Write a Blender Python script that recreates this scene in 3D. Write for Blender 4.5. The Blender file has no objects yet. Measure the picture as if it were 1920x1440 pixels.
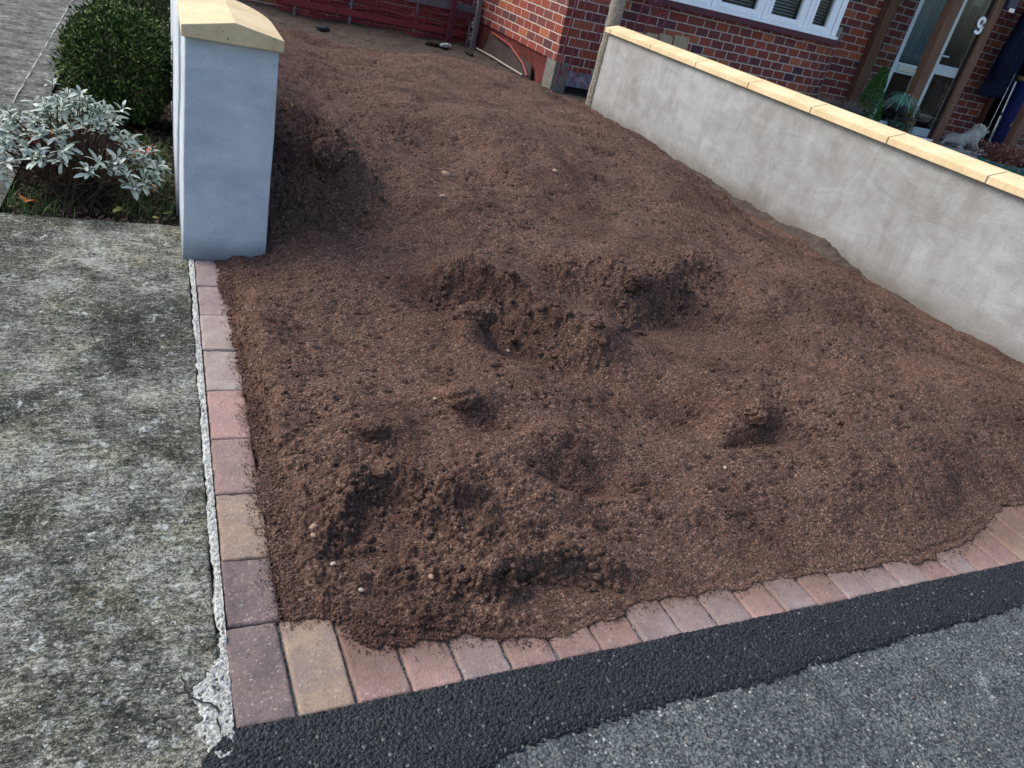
import bpy, bmesh, math, random
import numpy as np
from mathutils import Vector, Matrix

R = math.radians
random.seed(7)
rng = np.random.default_rng(7)
sc = bpy.context.scene
COL = sc.collection

# ------------------------------------------------------------------ camera
cam_d = bpy.data.cameras.new('camera'); cam = bpy.data.objects.new('camera', cam_d); COL.objects.link(cam)
r_ = (0.91152375, -0.35110616, 0.21412359); d_ = (-0.00331463, -0.52692403, -0.84990593); f_ = (0.41123407, 0.7739997, -0.48146755)
M = Matrix(((r_[0], -d_[0], -f_[0], 0), (r_[1], -d_[1], -f_[1], 0), (r_[2], -d_[2], -f_[2], 0), (0, 0, 0, 1)))
M.translation = (0, 0, 1.15)
cam.matrix_world = M
cam_d.sensor_width = 36; cam_d.lens = 1461.56 / 1920 * 36
cam_d.clip_start = 0.02; cam_d.clip_end = 500
sc.camera = cam

# ------------------------------------------------------------------ sky and sun
SUN_EL, SUN_AZ = 46, 302           # degrees; azimuth clockwise from +Y
w = bpy.data.worlds.new('World'); sc.world = w; w.use_nodes = True
nt = w.node_tree; bg = nt.nodes['Background']
sky = nt.nodes.new('ShaderNodeTexSky'); sky.sky_type = 'NISHITA'; sky.sun_disc = False
sky.sun_elevation = R(SUN_EL); sky.sun_rotation = R(SUN_AZ); sky.dust_density = 3.0; sky.air_density = 1.0; sky.ozone_density = 1.2
nt.links.new(sky.outputs[0], bg.inputs[0]); bg.inputs[1].default_value = 0.15
sl = bpy.data.lights.new('sun', 'SUN'); sl.energy = 1.35; sl.angle = R(38); sl.color = (1.0, 0.955, 0.88)
so = bpy.data.objects.new('sun', sl); COL.objects.link(so)
sd = Vector((math.sin(R(SUN_AZ)) * math.cos(R(SUN_EL)), math.cos(R(SUN_AZ)) * math.cos(R(SUN_EL)), math.sin(R(SUN_EL))))
so.rotation_euler = sd.to_track_quat('Z', 'Y').to_euler()
sc.view_settings.view_transform = 'Standard'; sc.view_settings.look = 'None'; sc.view_settings.gamma = 1
sc.view_settings.exposure = 0.80
sc.render.engine = 'CYCLES'

# ------------------------------------------------------------------ helpers
def link(name, me, mat=None, parent=None):
    o = bpy.data.objects.new(name, me); COL.objects.link(o)
    if mat is not None:
        for m_ in (mat if isinstance(mat, (list, tuple)) else [mat]): me.materials.append(m_)
    if parent is not None: o.parent = parent
    return o
def tag(o, label=None, cat=None, group=None, kind=None):
    if label: o['label'] = label
    if cat: o['category'] = cat
    if group: o['group'] = group
    if kind: o['kind'] = kind
    return o
def thing(name, label, cat, loc=(0, 0, 0), group=None):
    o = bpy.data.objects.new(name, None); COL.objects.link(o); o.location = loc; o.empty_display_size = .1
    return tag(o, label, cat, group)
def part(name, me, mat, root, label=None):
    """mesh given in world coordinates, parented to a root that stands at root.location"""
    l = root.location
    p = root.parent
    off = Vector(l)
    while p is not None: off += p.location; p = p.parent
    me.transform(Matrix.Translation(-off))
    o = link(name, me, mat, root)
    if label: o['label'] = label
    return o
def mesh(V, F, smooth=False, mi=None, uv=None):
    me = bpy.data.meshes.new('m')
    V = np.asarray(V, dtype=np.float32).reshape(-1, 3)
    if isinstance(F, np.ndarray):
        n, k = F.shape
        me.vertices.add(len(V)); me.vertices.foreach_set('co', V.ravel())
        me.loops.add(n * k); me.loops.foreach_set('vertex_index', F.astype(np.int32).ravel())
        me.polygons.add(n); me.polygons.foreach_set('loop_start', np.arange(0, n * k, k, dtype=np.int32))
        me.polygons.foreach_set('loop_total', np.full(n, k, dtype=np.int32))
        me.update(calc_edges=True); me.validate()
    else:
        me.from_pydata([tuple(v) for v in V.tolist()], [], F); me.update()
    if smooth: me.polygons.foreach_set('use_smooth', [True] * len(me.polygons))
    if mi is not None: me.polygons.foreach_set('material_index', list(mi))
    return me
def join(*ms):
    V = []; F = []; n = 0
    for v, f in ms:
        V += [tuple(p) for p in v]; F += [tuple(i + n for i in q) for q in f]; n += len(v)
    return V, F
def box(x0, x1, y0, y1, z0, z1):
    V = [(x0,y0,z0),(x1,y0,z0),(x1,y1,z0),(x0,y1,z0),(x0,y0,z1),(x1,y0,z1),(x1,y1,z1),(x0,y1,z1)]
    F = [(0,3,2,1),(4,5,6,7),(0,1,5,4),(1,2,6,5),(2,3,7,6),(3,0,4,7)]
    return V, F
def bmesh_bevel(me, w_, seg=2):
    bm = bmesh.new(); bm.from_mesh(me)
    bmesh.ops.bevel(bm, geom=list(bm.edges), offset=w_, segments=seg, profile=.5, affect='EDGES', clamp_overlap=True)
    bm.to_mesh(me); bm.free(); return me
def bbox(x0, x1, y0, y1, z0, z1, w_=.004, seg=2):
    return bmesh_bevel(mesh(*box(x0, x1, y0, y1, z0, z1)), w_, seg)
def tube(P, rad, n=8, cap=True):
    P = [Vector(p) for p in P]
    if not isinstance(rad, (list, tuple)): rad = [rad] * len(P)
    V = []; F = []; up = None
    for i, p in enumerate(P):
        t = (P[min(i + 1, len(P) - 1)] - P[max(i - 1, 0)]).normalized()
        if up is None: up = t.orthogonal().normalized()
        a = (up - t * up.dot(t)); a = a.normalized() if a.length > 1e-6 else t.orthogonal().normalized()
        up = a; b = t.cross(a)
        for k in range(n):
            an = 2 * math.pi * k / n
            V.append(tuple(p + (a * math.cos(an) + b * math.sin(an)) * rad[i]))
    for i in range(len(P) - 1):
        for k in range(n):
            F.append((i*n + k, i*n + (k+1) % n, (i+1)*n + (k+1) % n, (i+1)*n + k))
    if cap:
        F.append(tuple(range(n))[::-1]); F.append(tuple((len(P)-1)*n + k for k in range(n)))
    return V, F
def lathe(prof, c, n=32, sx=1, sy=1):
    V = []; F = []
    for (r, z) in prof:
        for k in range(n):
            a = 2*math.pi*k/n; V.append((c[0] + sx*r*math.cos(a), c[1] + sy*r*math.sin(a), c[2] + z))
    for i in range(len(prof)-1):
        for k in range(n): F.append((i*n+k, i*n+(k+1) % n, (i+1)*n+(k+1) % n, (i+1)*n+k))
    return V, F
def grid_faces(nx, ny):
    i = np.arange(ny-1)[:, None]*nx + np.arange(nx-1)[None, :]
    return np.stack([i, i+1, i+1+nx, i+nx], -1).reshape(-1, 4)

# numpy noise
def h2(ix, iy, s):
    n = (ix.astype(np.int64)*374761393 + iy.astype(np.int64)*668265263 + s*982451653) & 0xffffffff
    n = ((n ^ (n >> 13)) * 1274126177) & 0xffffffff
    n = ((n ^ (n >> 16)) * 2246822519) & 0xffffffff
    return ((n ^ (n >> 15)) & 0xffffff) / 16777215.0
def vnoise(x, y, s=0):
    ix = np.floor(x); iy = np.floor(y); fx = x-ix; fy = y-iy
    fx = fx*fx*fx*(fx*(fx*6-15)+10); fy = fy*fy*fy*(fy*(fy*6-15)+10)
    a = h2(ix, iy, s); b = h2(ix+1, iy, s); c = h2(ix, iy+1, s); d = h2(ix+1, iy+1, s)
    return (a+(b-a)*fx)*(1-fy) + (c+(d-c)*fx)*fy - .5
def fbm(x, y, o=4, s=0, g=.5):
    t = 0; a = 1
    for k in range(o):
        t = t + a*vnoise(x, y, s+k*17); x = x*2.03+3.1; y = y*2.03+1.7; a *= g
    return t
def worley(x, y, s=0, second=False):
    ix = np.floor(x); iy = np.floor(y); best = np.full(x.shape, 9.); b2 = best.copy(); idv = np.zeros(x.shape)
    for dx in (-1, 0, 1):
        for dy in (-1, 0, 1):
            cx = ix+dx; cy = iy+dy
            px = cx + h2(cx, cy, s+5); py = cy + h2(cx, cy, s+9)
            d = np.hypot(px-x, py-y); m_ = d < best
            b2 = np.where(m_, best, np.minimum(b2, d)); idv = np.where(m_, h2(cx, cy, s+31), idv); best = np.where(m_, d, best)
    return (best, b2, idv) if second else (best, idv)
def sstep(a, b, x):
    t = np.clip((x-a)/(b-a), 0, 1); return t*t*(3-2*t)

# ------------------------------------------------------------------ materials
class N:
    def __init__(s, name):
        s.m = bpy.data.materials.new(name); s.m.use_nodes = True; s.t = s.m.node_tree; s.b = s.t.nodes['Principled BSDF']
    def n(s, ty, **kw):
        o = s.t.nodes.new(ty)
        for k, v in kw.items():
            if k.startswith('_'): setattr(o, k[1:], v)
        return o
    def inp(s, o, i, v):
        if v is None: return
        sk = o.inputs[i]
        if isinstance(v, bpy.types.NodeSocket): s.t.links.new(v, sk)
        else:
            if isinstance(v, tuple) and len(v) == 3 and len(getattr(sk, 'default_value', (0,)*3)) == 4: v = v + (1,)
            sk.default_value = v
    def co(s, kind='Object'):
        return s.n('ShaderNodeTexCoord').outputs[kind]
    def map(s, v, scale=(1, 1, 1), rot=(0, 0, 0)):
        o = s.n('ShaderNodeMapping'); s.inp(o, 0, v); o.inputs['Scale'].default_value = scale; o.inputs['Rotation'].default_value = rot; return o.outputs[0]
    def noise(s, v, sc_, det=4, rough=.55, dist=0):
        o = s.n('ShaderNodeTexNoise'); s.inp(o, 'Vector', v); o.inputs['Scale'].default_value = sc_; o.inputs['Detail'].default_value = det
        o.inputs['Roughness'].default_value = rough; o.inputs['Distortion'].default_value = dist; return o.outputs[0]
    def vor(s, v, sc_, feat='F1', out=0, rnd=1):
        o = s.n('ShaderNodeTexVoronoi'); o.feature = feat; s.inp(o, 'Vector', v); o.inputs['Scale'].default_value = sc_; o.inputs['Randomness'].default_value = rnd; return o.outputs[out]
    def ramp(s, f, stops, interp='LINEAR'):
        o = s.n('ShaderNodeValToRGB'); s.inp(o, 0, f); e = o.color_ramp; e.interpolation = interp
        while len(e.elements) < len(stops): e.elements.new(.5)
        for k, (p, c) in enumerate(stops):
            e.elements[k].position = p
            if not isinstance(c, tuple): c = (c, c, c)
            e.elements[k].color = c + (1,)
        return o.outputs[0]
    def mix(s, f, a, b, mode='MIX'):
        o = s.n('ShaderNodeMix'); o.data_type = 'RGBA'; o.blend_type = mode
        s.inp(o, 0, f); s.inp(o, 6, a); s.inp(o, 7, b); return o.outputs[2]
    def math(s, op, a, b=None, c=None, clamp=False):
        o = s.n('ShaderNodeMath'); o.operation = op; o.use_clamp = clamp
        s.inp(o, 0, a)
        if b is not None: s.inp(o, 1, b)
        if c is not None: s.inp(o, 2, c)
        return o.outputs[0]
    def bump(s, hgt, dist=.01, st=1., nrm=None):
        o = s.n('ShaderNodeBump'); s.inp(o, 'Height', hgt); o.inputs['Distance'].default_value = dist; o.inputs['Strength'].default_value = st
        if nrm is not None: s.inp(o, 'Normal', nrm)
        return o.outputs[0]
    def out(s, col, rough=.8, nrm=None, spec=.3, metal=0):
        s.inp(s.b, 'Base Color', col); s.inp(s.b, 'Roughness', rough); s.b.inputs['Specular IOR Level'].default_value = spec; s.b.inputs['Metallic'].default_value = metal
        if nrm is not None: s.inp(s.b, 'Normal', nrm)
        return s.m
def simple(name, col, rough=.6, spec=.3, var=.15, sc_=30, bump=.002, metal=0):
    m = N(name); v = m.co(); n = m.noise(v, sc_, 5, .6)
    c2 = tuple(x*(1-var) for x in col); c3 = tuple(min(1, x*(1+var)) for x in col)
    c = m.ramp(n, [(.3, c2), (.7, c3)])
    return m.out(c, rough, m.bump(n, bump) if bump else None, spec, metal)

def mat_soil():
    m = N('brown_soil'); v = m.co()
    big = m.noise(v, 1.6, 4, .6); mid = m.noise(v, 14, 5, .65); fine = m.noise(v, 130, 5, .7)
    vs = m.map(v, (1, 1.25, 1)); cr = m.vor(vs, 165, 'F1', 0); cc = m.vor(vs, 165, 'F1', 1); c2 = m.vor(vs, 260, 'F1', 0)
    base = m.ramp(fine, [(.25, (.050, .027, .020)), (.5, (.118, .069, .051)), (.75, (.225, .142, .108))])
    base = m.mix(m.ramp(big, [(.35, .0), (.7, .6)]), base, m.mix(.5, base, (.185, .098, .068)))
    sep = m.n('ShaderNodeSeparateColor'); m.inp(sep, 0, cc)
    base = m.mix(m.ramp(sep.outputs[0], [(.84, 0), (.90, .6)]), base, (.30, .20, .15))
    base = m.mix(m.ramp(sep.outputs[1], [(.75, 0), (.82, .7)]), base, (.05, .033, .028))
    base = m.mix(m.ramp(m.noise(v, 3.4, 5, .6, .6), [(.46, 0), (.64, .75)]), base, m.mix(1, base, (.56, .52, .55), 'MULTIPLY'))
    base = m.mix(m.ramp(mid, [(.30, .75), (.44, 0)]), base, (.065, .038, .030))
    hgt = m.math('ADD', m.math('MULTIPLY', cr, -1.0), m.math('MULTIPLY', fine, 1.3))
    nrm = m.bump(hgt, .006, .8); nrm = m.bump(c2, -.003, .6, nrm)
    return m.out(base, .95, nrm, .15)
def mat_concrete_slab():
    m = N('weathered_concrete'); v = m.co()
    st = m.map(v, (1, 1.25, 1)); big = m.noise(v, 2.6, 5, .62, .3); mid = m.noise(st, 14, 6, .75); f2 = m.noise(st, 75, 4, .8); fine = m.noise(st, 210, 3, .8); vf = m.noise(v, 330, 3, .7); br = m.noise(m.map(v, (5, 75, 1)), 2, 4, .6)
    k = m.math('ADD', m.math('MULTIPLY', mid, .7), m.math('ADD', m.math('MULTIPLY', fine, 1.0), m.math('ADD', m.math('MULTIPLY', big, .9), m.math('ADD', m.math('MULTIPLY', f2, .9), m.math('MULTIPLY', br, .40)))))
    base = m.ramp(m.math('MULTIPLY', k, .2564), [(.432, (.017, .020, .016)), (.476, (.066, .072, .056)), (.510, (.19, .192, .158)), (.556, (.50, .52, .46))])
    warm = m.ramp(m.noise(v, 6, 5, .6), [(.48, 0), (.68, .40)])
    base = m.mix(warm, base, m.mix(1, base, (1.22, 1.06, .66), 'MULTIPLY'))
    c = m.vor(st, 165, 'F1', 1); d = m.vor(st, 165, 'F1', 0); sp = m.n('ShaderNodeSeparateColor'); m.inp(sp, 0, c)
    inside = m.ramp(d, [(.28, 1), (.40, 0)])
    agg = m.math('MULTIPLY', inside, m.ramp(sp.outputs[0], [(.55, 0), (.60, .85)]))
    acol = m.ramp(sp.outputs[1], [(0, (.045, .058, .062)), (.55, (.15, .175, .175)), (.8, (.27, .27, .24)), (1, (.72, .74, .70))])
    base = m.mix(agg, base, acol)
    lich = m.ramp(m.noise(v, 19, 7, .80, .4), [(.57, 0), (.64, .9)])
    base = m.mix(m.math('MULTIPLY', lich, m.ramp(f2, [(.40, 0), (.53, 1)])), base, (.70, .74, .70))
    pits = m.ramp(m.noise(st, 60, 5, .75), [(.34, .85), (.42, 0)])
    base = m.mix(pits, base, (.018, .021, .015))
    hgt = m.math('ADD', m.math('MULTIPLY', fine, 1.2), m.math('MULTIPLY', vf, .5))
    return m.out(base, .92, m.bump(hgt, .007, 1), .2)
def mat_path():
    m = N('grey_path_concrete'); v = m.co()
    st = m.map(v, (1, 1.2, 1)); mid = m.noise(st, 7, 6, .7); fine = m.noise(st, 38, 5, .75)
    k = m.math('ADD', m.math('MULTIPLY', mid, .5), m.math('MULTIPLY', fine, .5))
    base = m.ramp(k, [(.38, (.022, .025, .022)), (.48, (.085, .088, .080)), (.56, (.17, .175, .16)), (.66, (.40, .42, .40))])
    return m.out(base, .92, m.bump(fine, .005, 1), .2)
def mat_new_tar():
    m = N('fresh_black_tarmac'); v = m.co()
    d = m.vor(v, 210, 'F1', 0); c = m.vor(v, 210, 'F1', 1); sp = m.n('ShaderNodeSeparateColor'); m.inp(sp, 0, c)
    fine = m.noise(v, 500, 3, .6)
    base = m.ramp(sp.outputs[0], [(0, (.004, .0055, .008)), (.75, (.009, .012, .017)), (.98, (.02, .026, .033)), (.995, (.12, .13, .12))])
    return m.out(base, m.ramp(sp.outputs[1], [(0, .5), (1, .8)]), m.bump(m.math('ADD', m.math('MULTIPLY', d, -1), m.math('MULTIPLY', fine, .3)), .0035, 1), .5)
def mat_old_tar():
    m = N('worn_grey_asphalt'); v = m.co()
    big = m.noise(v, 2.5, 4, .6); mid = m.noise(v, 20, 5, .7); fine = m.noise(v, 160, 5, .75)
    base = m.ramp(m.math('ADD', m.math('MULTIPLY', mid, .25), m.math('MULTIPLY', fine, .75)), [(.40, (.018, .023, .025)), (.49, (.070, .082, .084)), (.57, (.19, .21, .205))])
    d = m.vor(v, 135, 'F1', 0); c = m.vor(v, 135, 'F1', 1); sp = m.n('ShaderNodeSeparateColor'); m.inp(sp, 0, c)
    agg = m.math('MULTIPLY', m.ramp(d, [(.3, 1), (.45, 0)]), m.ramp(sp.outputs[0], [(.45, 0), (.5, .8)]))
    base = m.mix(agg, base, m.ramp(sp.outputs[1], [(0, (.035, .045, .05)), (.45, (.11, .13, .135)), (.7, (.19, .15, .13)), (.88, (.29, .31, .30)), (1, (.70, .70, .62))]))
    li = m.math('MULTIPLY', m.ramp(m.noise(v, 7, 5, .7), [(.64, 0), (.70, .8)]), m.ramp(fine, [(.4, 0), (.6, 1)]))
    base = m.mix(li, base, (.55, .60, .57))
    base = m.mix(m.ramp(big, [(.4, .2), (.6, 0)]), base, (.03, .037, .04))
    return m.out(base, .85, m.bump(m.math('ADD', m.math('MULTIPLY', d, -1), fine), .005, 1), .3)
def mat_block(name, c1, c2, c3, dirt=None):
    m = N(name); v = m.n('ShaderNodeTexCoord').outputs['Object']; v0 = v
    oi = m.n('ShaderNodeObjectInfo'); va = m.n('ShaderNodeVectorMath'); va.operation = 'ADD'; m.inp(va, 0, v); m.inp(va, 1, oi.outputs['Location']); v = va.outputs[0]
    big = m.noise(v, 14, 4, .6, .5); fine = m.noise(v, 170, 5, .7); mid = m.noise(v, 45, 4, .65)
    base = m.mix(m.ramp(big, [(.38, 0), (.62, 1)]), c1, c2)
    base = m.mix(m.ramp(mid, [(.55, 0), (.75, .6)]), base, c3)
    base = m.mix(m.ramp(fine, [(.58, 0), (.66, .65)]), base, (.52, .45, .39))
    base = m.mix(m.ramp(fine, [(.32, .8), (.42, 0)]), base, tuple(x*.4 for x in c1))
    dust = m.ramp(m.noise(v, 22, 5, .7), [(.50, 0), (.75, .35)])
    base = m.mix(dust, base, (.23, .15, .12))
    ax, d0, d1 = dirt or (1, -.01, .13)
    sp = m.n('ShaderNodeSeparateXYZ'); m.inp(sp, 0, v0)
    q = m.math('ADD', sp.outputs[ax], m.math('MULTIPLY', m.math('SUBTRACT', m.noise(v, 16, 6, .75), .5), .16))
    q = m.math('DIVIDE', m.math('SUBTRACT', q, d0), d1-d0)
    base = m.mix(m.ramp(m.math('ADD', q, m.math('MULTIPLY', m.math('SUBTRACT', fine, .5), .5)), [(.1, 0), (.85, .92)]), base, m.mix(fine, (.11, .066, .050), (.21, .135, .105)))
    return m.out(base, .82, m.bump(m.math('ADD', fine, m.math('MULTIPLY', mid, .8)), .0026, 1), .25)
def mat_render(name, base_c, dark_c, stain=None, bmp=.003):
    m = N(name); v = m.co()
    big = m.noise(v, 1.5, 5, .55, 1.0); mid = m.noise(m.map(v, (1, 1.0, 2.6), (R(38), R(20), 0)), 3.6, 6, .62, .9); md2 = m.noise(m.map(v, (1, 2.4, 1.0), (R(-30), R(-25), 0)), 4.5, 6, .65, .7); fine = m.noise(v, 160, 5, .7); pit = m.noise(v, 420, 3, .6)
    base = m.mix(m.ramp(m.math('ADD', m.math('MULTIPLY', big, .36), m.math('ADD', m.math('MULTIPLY', mid, .34), m.math('MULTIPLY', md2, .30))), [(.40, 0), (.60, 1)]), dark_c, base_c)
    base = m.mix(m.ramp(fine, [(.3, .25), (.45, 0)]), base, tuple(x*.6 for x in dark_c))
    base = m.mix(m.ramp(m.noise(v, 300, 3, .7), [(.34, .45), (.44, 0)]), base, tuple(x*.45 for x in dark_c))
    base = m.mix(m.ramp(m.noise(v, 9, 5, .8), [(.69, 0), (.74, .5)]), base, tuple(x*.4 for x in dark_c))
    if stain:
        sp = m.n('ShaderNodeSeparateXYZ'); m.inp(sp, 0, v)
        zz = m.math('ADD', sp.outputs[2], m.math('MULTIPLY', m.math('SUBTRACT', m.noise(v, 3.2, 5, .65), .5), stain[1]))
        base = m.mix(m.ramp(zz, [(0, .85), (stain[0], 0)]), base, stain[2])
    tr = m.math('ADD', m.math('MULTIPLY', mid, 1.), m.math('MULTIPLY', fine, .35))
    nrm = m.bump(tr, .0022, .4); nrm = m.bump(pit, .002, .8, nrm); nrm = m.bump(m.noise(v, 120, 4, .7), .0035, .8, nrm)
    return m.out(base, .88, nrm, .2)
def mat_coping():
    m = N('buff_coping_stone'); v = m.co()
    big = m.noise(v, 6, 4, .6); fine = m.noise(v, 200, 4, .7); pit = m.vor(v, 75, 'F1', 0); pc = m.vor(v, 75, 'F1', 1)
    sp = m.n('ShaderNodeSeparateColor'); m.inp(sp, 0, pc)
    base = m.ramp(big, [(.35, (.60, .47, .27)), (.65, (.72, .58, .36))])
    base = m.mix(m.ramp(m.noise(m.map(v, (1, 1, 1)), 28, 6, .75), [(.52, 0), (.72, .45)]), base, (.34, .26, .15))
    pits = m.math('MULTIPLY', m.ramp(pit, [(.12, 1), (.2, 0)]), m.ramp(sp.outputs[0], [(.82, 0), (.86, 1)]))
    base = m.mix(pits, base, (.12, .09, .05))
    return m.out(base, .85, m.bump(fine, .001, 1, m.bump(pits, -.003)), .2)
def mat_brick(name, bw, bh, mw=.011, seed=0.):
    """bricks drawn from the wall's own u (length) and v (height) in metres"""
    m = N(name); uv = m.n('ShaderNodeUVMap'); uv.uv_map = 'UVMap'
    sp = m.n('ShaderNodeSeparateXYZ'); m.inp(sp, 0, uv.outputs[0])
    wob = m.n('ShaderNodeTexNoise'); m.inp(wob, 'Vector', uv.outputs[0]); wob.inputs['Scale'].default_value = 26
    wv = m.math('MULTIPLY', m.math('SUBTRACT', wob.outputs[0], .5), .009)
    u = m.math('ADD', sp.outputs[0], wv); v = m.math('ADD', sp.outputs[1], wv)
    row = m.math('FLOOR', m.math('DIVIDE', v, bh))
    odd = m.math('MODULO', m.math('ABSOLUTE', row), 2)
    jit = m.n('ShaderNodeTexWhiteNoise'); jit.noise_dimensions = '1D'; m.inp(jit, 'W', row)
    u2 = m.math('ADD', m.math('ADD', m.math('DIVIDE', u, bw), m.math('MULTIPLY', odd, .5)), m.math('MULTIPLY', jit.outputs[0], .16))
    ci = m.math('FLOOR', u2); fu = m.math('SUBTRACT', u2, ci); fv = m.math('SUBTRACT', m.math('DIVIDE', v, bh), row)
    cx = m.n('ShaderNodeCombineXYZ'); m.inp(cx, 0, ci); m.inp(cx, 1, row); cx.inputs[2].default_value = seed
    wn = m.n('ShaderNodeTexWhiteNoise'); m.inp(wn, 'Vector', cx.outputs[0])
    eu = m.math('MULTIPLY', m.math('MINIMUM', fu, m.math('SUBTRACT', 1, fu)), bw)
    ev = m.math('MULTIPLY', m.math('MINIMUM', fv, m.math('SUBTRACT', 1, fv)), bh)
    e = m.math('MINIMUM', eu, ev); face = m.ramp(m.math('DIVIDE', e, mw), [(.40, 0), (.62, 1)])
    o = m.co(); fine = m.noise(o, 90, 5, .7); mid = m.noise(o, 14, 4, .6)
    bc = m.ramp(wn.outputs[0], [(0, (.060, .032, .040)), (.08, (.13, .040, .040)), (.25, (.18, .042, .034)), (.55, (.22, .048, .032)), (.78, (.28, .066, .036)), (.93, (.38, .12, .055)), (1, (.13, .042, .042))])
    bc = m.mix(m.ramp(fine, [(.3, .5), (.55, 0)]), bc, m.mix(1, bc, (.5, .5, .55), 'MULTIPLY'))
    bc = m.mix(m.ramp(mid, [(.5, 0), (.72, .28)]), bc, (.17, .10, .09))
    mc = m.ramp(fine, [(.3, (.36, .31, .27)), (.7, (.62, .56, .50))])
    col = m.mix(face, mc, bc)
    hh = m.math('ADD', face, m.math('MULTIPLY', fine, .35))
    return m.out(col, .82, m.bump(hh, .007, 1), .3)
def mat_wood(name, c1, c2, ax=2):
    m = N(name); v = m.co(); s = [22, 22, 22]; s[ax] = 1.2
    g = m.noise(m.map(v, tuple(s)), 2.2, 6, .65, .8); f = m.noise(m.map(v, tuple(x*5 for x in s)), 2, 3, .6)
    base = m.ramp(g, [(.3, c1), (.7, c2)])
    return m.out(base, .7, m.bump(m.math('ADD', g, f), .002, .8), .3)
def mat_leaf(name, c1, c2, c3, rough=.5, trans=.0, sc_=9, spec=.4):
    m = N(name); v = m.co(); geo = m.n('ShaderNodeNewGeometry')
    n = m.noise(v, sc_, 3, .6); isl = geo.outputs['Random Per Island']
    base = m.ramp(m.math('ADD', m.math('MULTIPLY', n, .5), m.math('MULTIPLY', isl, .5)), [(.2, c1), (.5, c2), (.8, c3)])
    return m.out(base, rough, None, spec)
def mat_glass():
    m = N('window_glass'); t = m.t
    t.nodes.remove(m.b); out = t.nodes['Material Output']
    tr = t.nodes.new('ShaderNodeBsdfTransparent'); tr.inputs[0].default_value = (.88, .93, .93, 1)
    gl = t.nodes.new('ShaderNodeBsdfGlossy'); gl.inputs['Roughness'].default_value = .02
    lw = t.nodes.new('ShaderNodeLayerWeight'); lw.inputs[0].default_value = .5; pw = t.nodes.new('ShaderNodeMath'); pw.operation = 'POWER'; pw.inputs[1].default_value = 4.; t.links.new(lw.outputs['Facing'], pw.inputs[0]); fr = t.nodes.new('ShaderNodeMath'); fr.operation = 'MULTIPLY_ADD'; fr.inputs[1].default_value = .9; fr.inputs[2].default_value = .03; t.links.new(pw.outputs[0], fr.inputs[0])
    mx = t.nodes.new('ShaderNodeMixShader'); t.links.new(fr.outputs[0], mx.inputs[0]); t.links.new(tr.outputs[0], mx.inputs[1]); t.links.new(gl.outputs[0], mx.inputs[2])
    t.links.new(mx.outputs[0], out.inputs[0]); return m.m

SOIL = mat_soil(); SLAB = mat_concrete_slab(); PATH = mat_path(); TARN = mat_new_tar(); TARO = mat_old_tar()
MORTAR = mat_render('pale_mortar', (.44, .45, .40), (.26, .265, .235), None)
RENDL = mat_render('smooth_grey_render', (.66, .71, .75), (.43, .50, .55), (.085, .10, (.17, .18, .19)))
RENDR = mat_render('mottled_grey_render', (.40, .41, .405), (.255, .250, .236), (.13, .26, (.17, .15, .125)))
COP = mat_coping()
BRK = mat_brick('red_brick_stretchers', .225, .083, seed=1.); BRS = mat_brick('red_brick_headers', .152, .083, seed=2.)
WOOD = mat_wood('brown_timber', (.075, .038, .022), (.20, .11, .066)); PALEW = mat_wood('pale_sawn_timber', (.24, .19, .12), (.40, .33, .22))
UPVC = simple('white_window_plastic', (.90, .94, .96), .35, .5, .03, 10, 0); MAROON = simple('maroon_sill_paint', (.075, .012, .022), .5, .4, .35, 25, .003)
GLASS = mat_glass(); DARKIN = simple('dark_interior', (.02, .022, .024), .8, .2, .2, 5, 0)
BLIND = simple('pale_blind', (.33, .33, .30), .6, .3, .1, 20, 0); IRON = simple('maroon_iron_paint', (.13, .022, .045), .55, .4, .25, 60, .001)
EARTH = simple('trodden_grey_earth', (.066, .053, .043), .95, .15, .35, 16, .012); BEDS = simple('dark_bed_soil', (.030, .022, .016), .95, .15, .5, 40, .02)
STONE = simple('cast_stone', (.42, .40, .35), .85, .2, .22, 40, .004); POSTC = simple('pebbly_concrete', (.24, .22, .18), .9, .2, .5, 55, .01)
BLACKM = simple('black_metal', (.012, .012, .014), .4, .5, .1, 30, 0); CHROME = simple('bright_metal', (.6, .62, .64), .25, .5, .05, 30, 0, 1)
NAVY = simple('navy_cloth', (.006, .009, .030), .85, .2, .3, 20, .004); ROYAL = simple('blue_bag_cloth', (.012, .018, .11), .7, .3, .25, 25, .003)
GOLD = simple('gold_strap', (.42, .32, .13), .6, .3, .1, 25, 0)
GREENG = simple('green_glazed_pot', (.008, .11, .09), .25, .5, .3, 15, 0); BLUEG = simple('blue_glazed_pot', (.02, .06, .16), .25, .5, .4, 12, 0)
BLACKP = simple('dark_green_trough', (.012, .02, .018), .5, .4, .3, 15, 0); WICKER = simple('basket_weave', (.20, .13, .07), .8, .2, .5, 90, .006)
TILE = mat_render('pale_step_tile', (.42, .45, .47), (.28, .31, .33), None)

# ------------------------------------------------------------------ ground, slabs, roads
def sheet(name, poly, z, mat, thick=0.0, kind='structure'):
    n = len(poly); V = [(x, y, z) for x, y in poly]; F = [tuple(range(n))]
    if thick:
        V += [(x, y, z-thick) for x, y in poly]; F += [(i, i+n, (i+1) % n + n, (i+1) % n) for i in range(n)]
    o = link(name, mesh(V, F), mat); tag(o, kind=kind); return o
sheet('ground', [(-60, -60), (60, -60), (60, 60), (-60, 60)], -.075, EARTH)
SL = .0453                               # slope of the street edge
def ey(x): return .814 + SL*(x-.106)     # outer edge line of the soldier course
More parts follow.
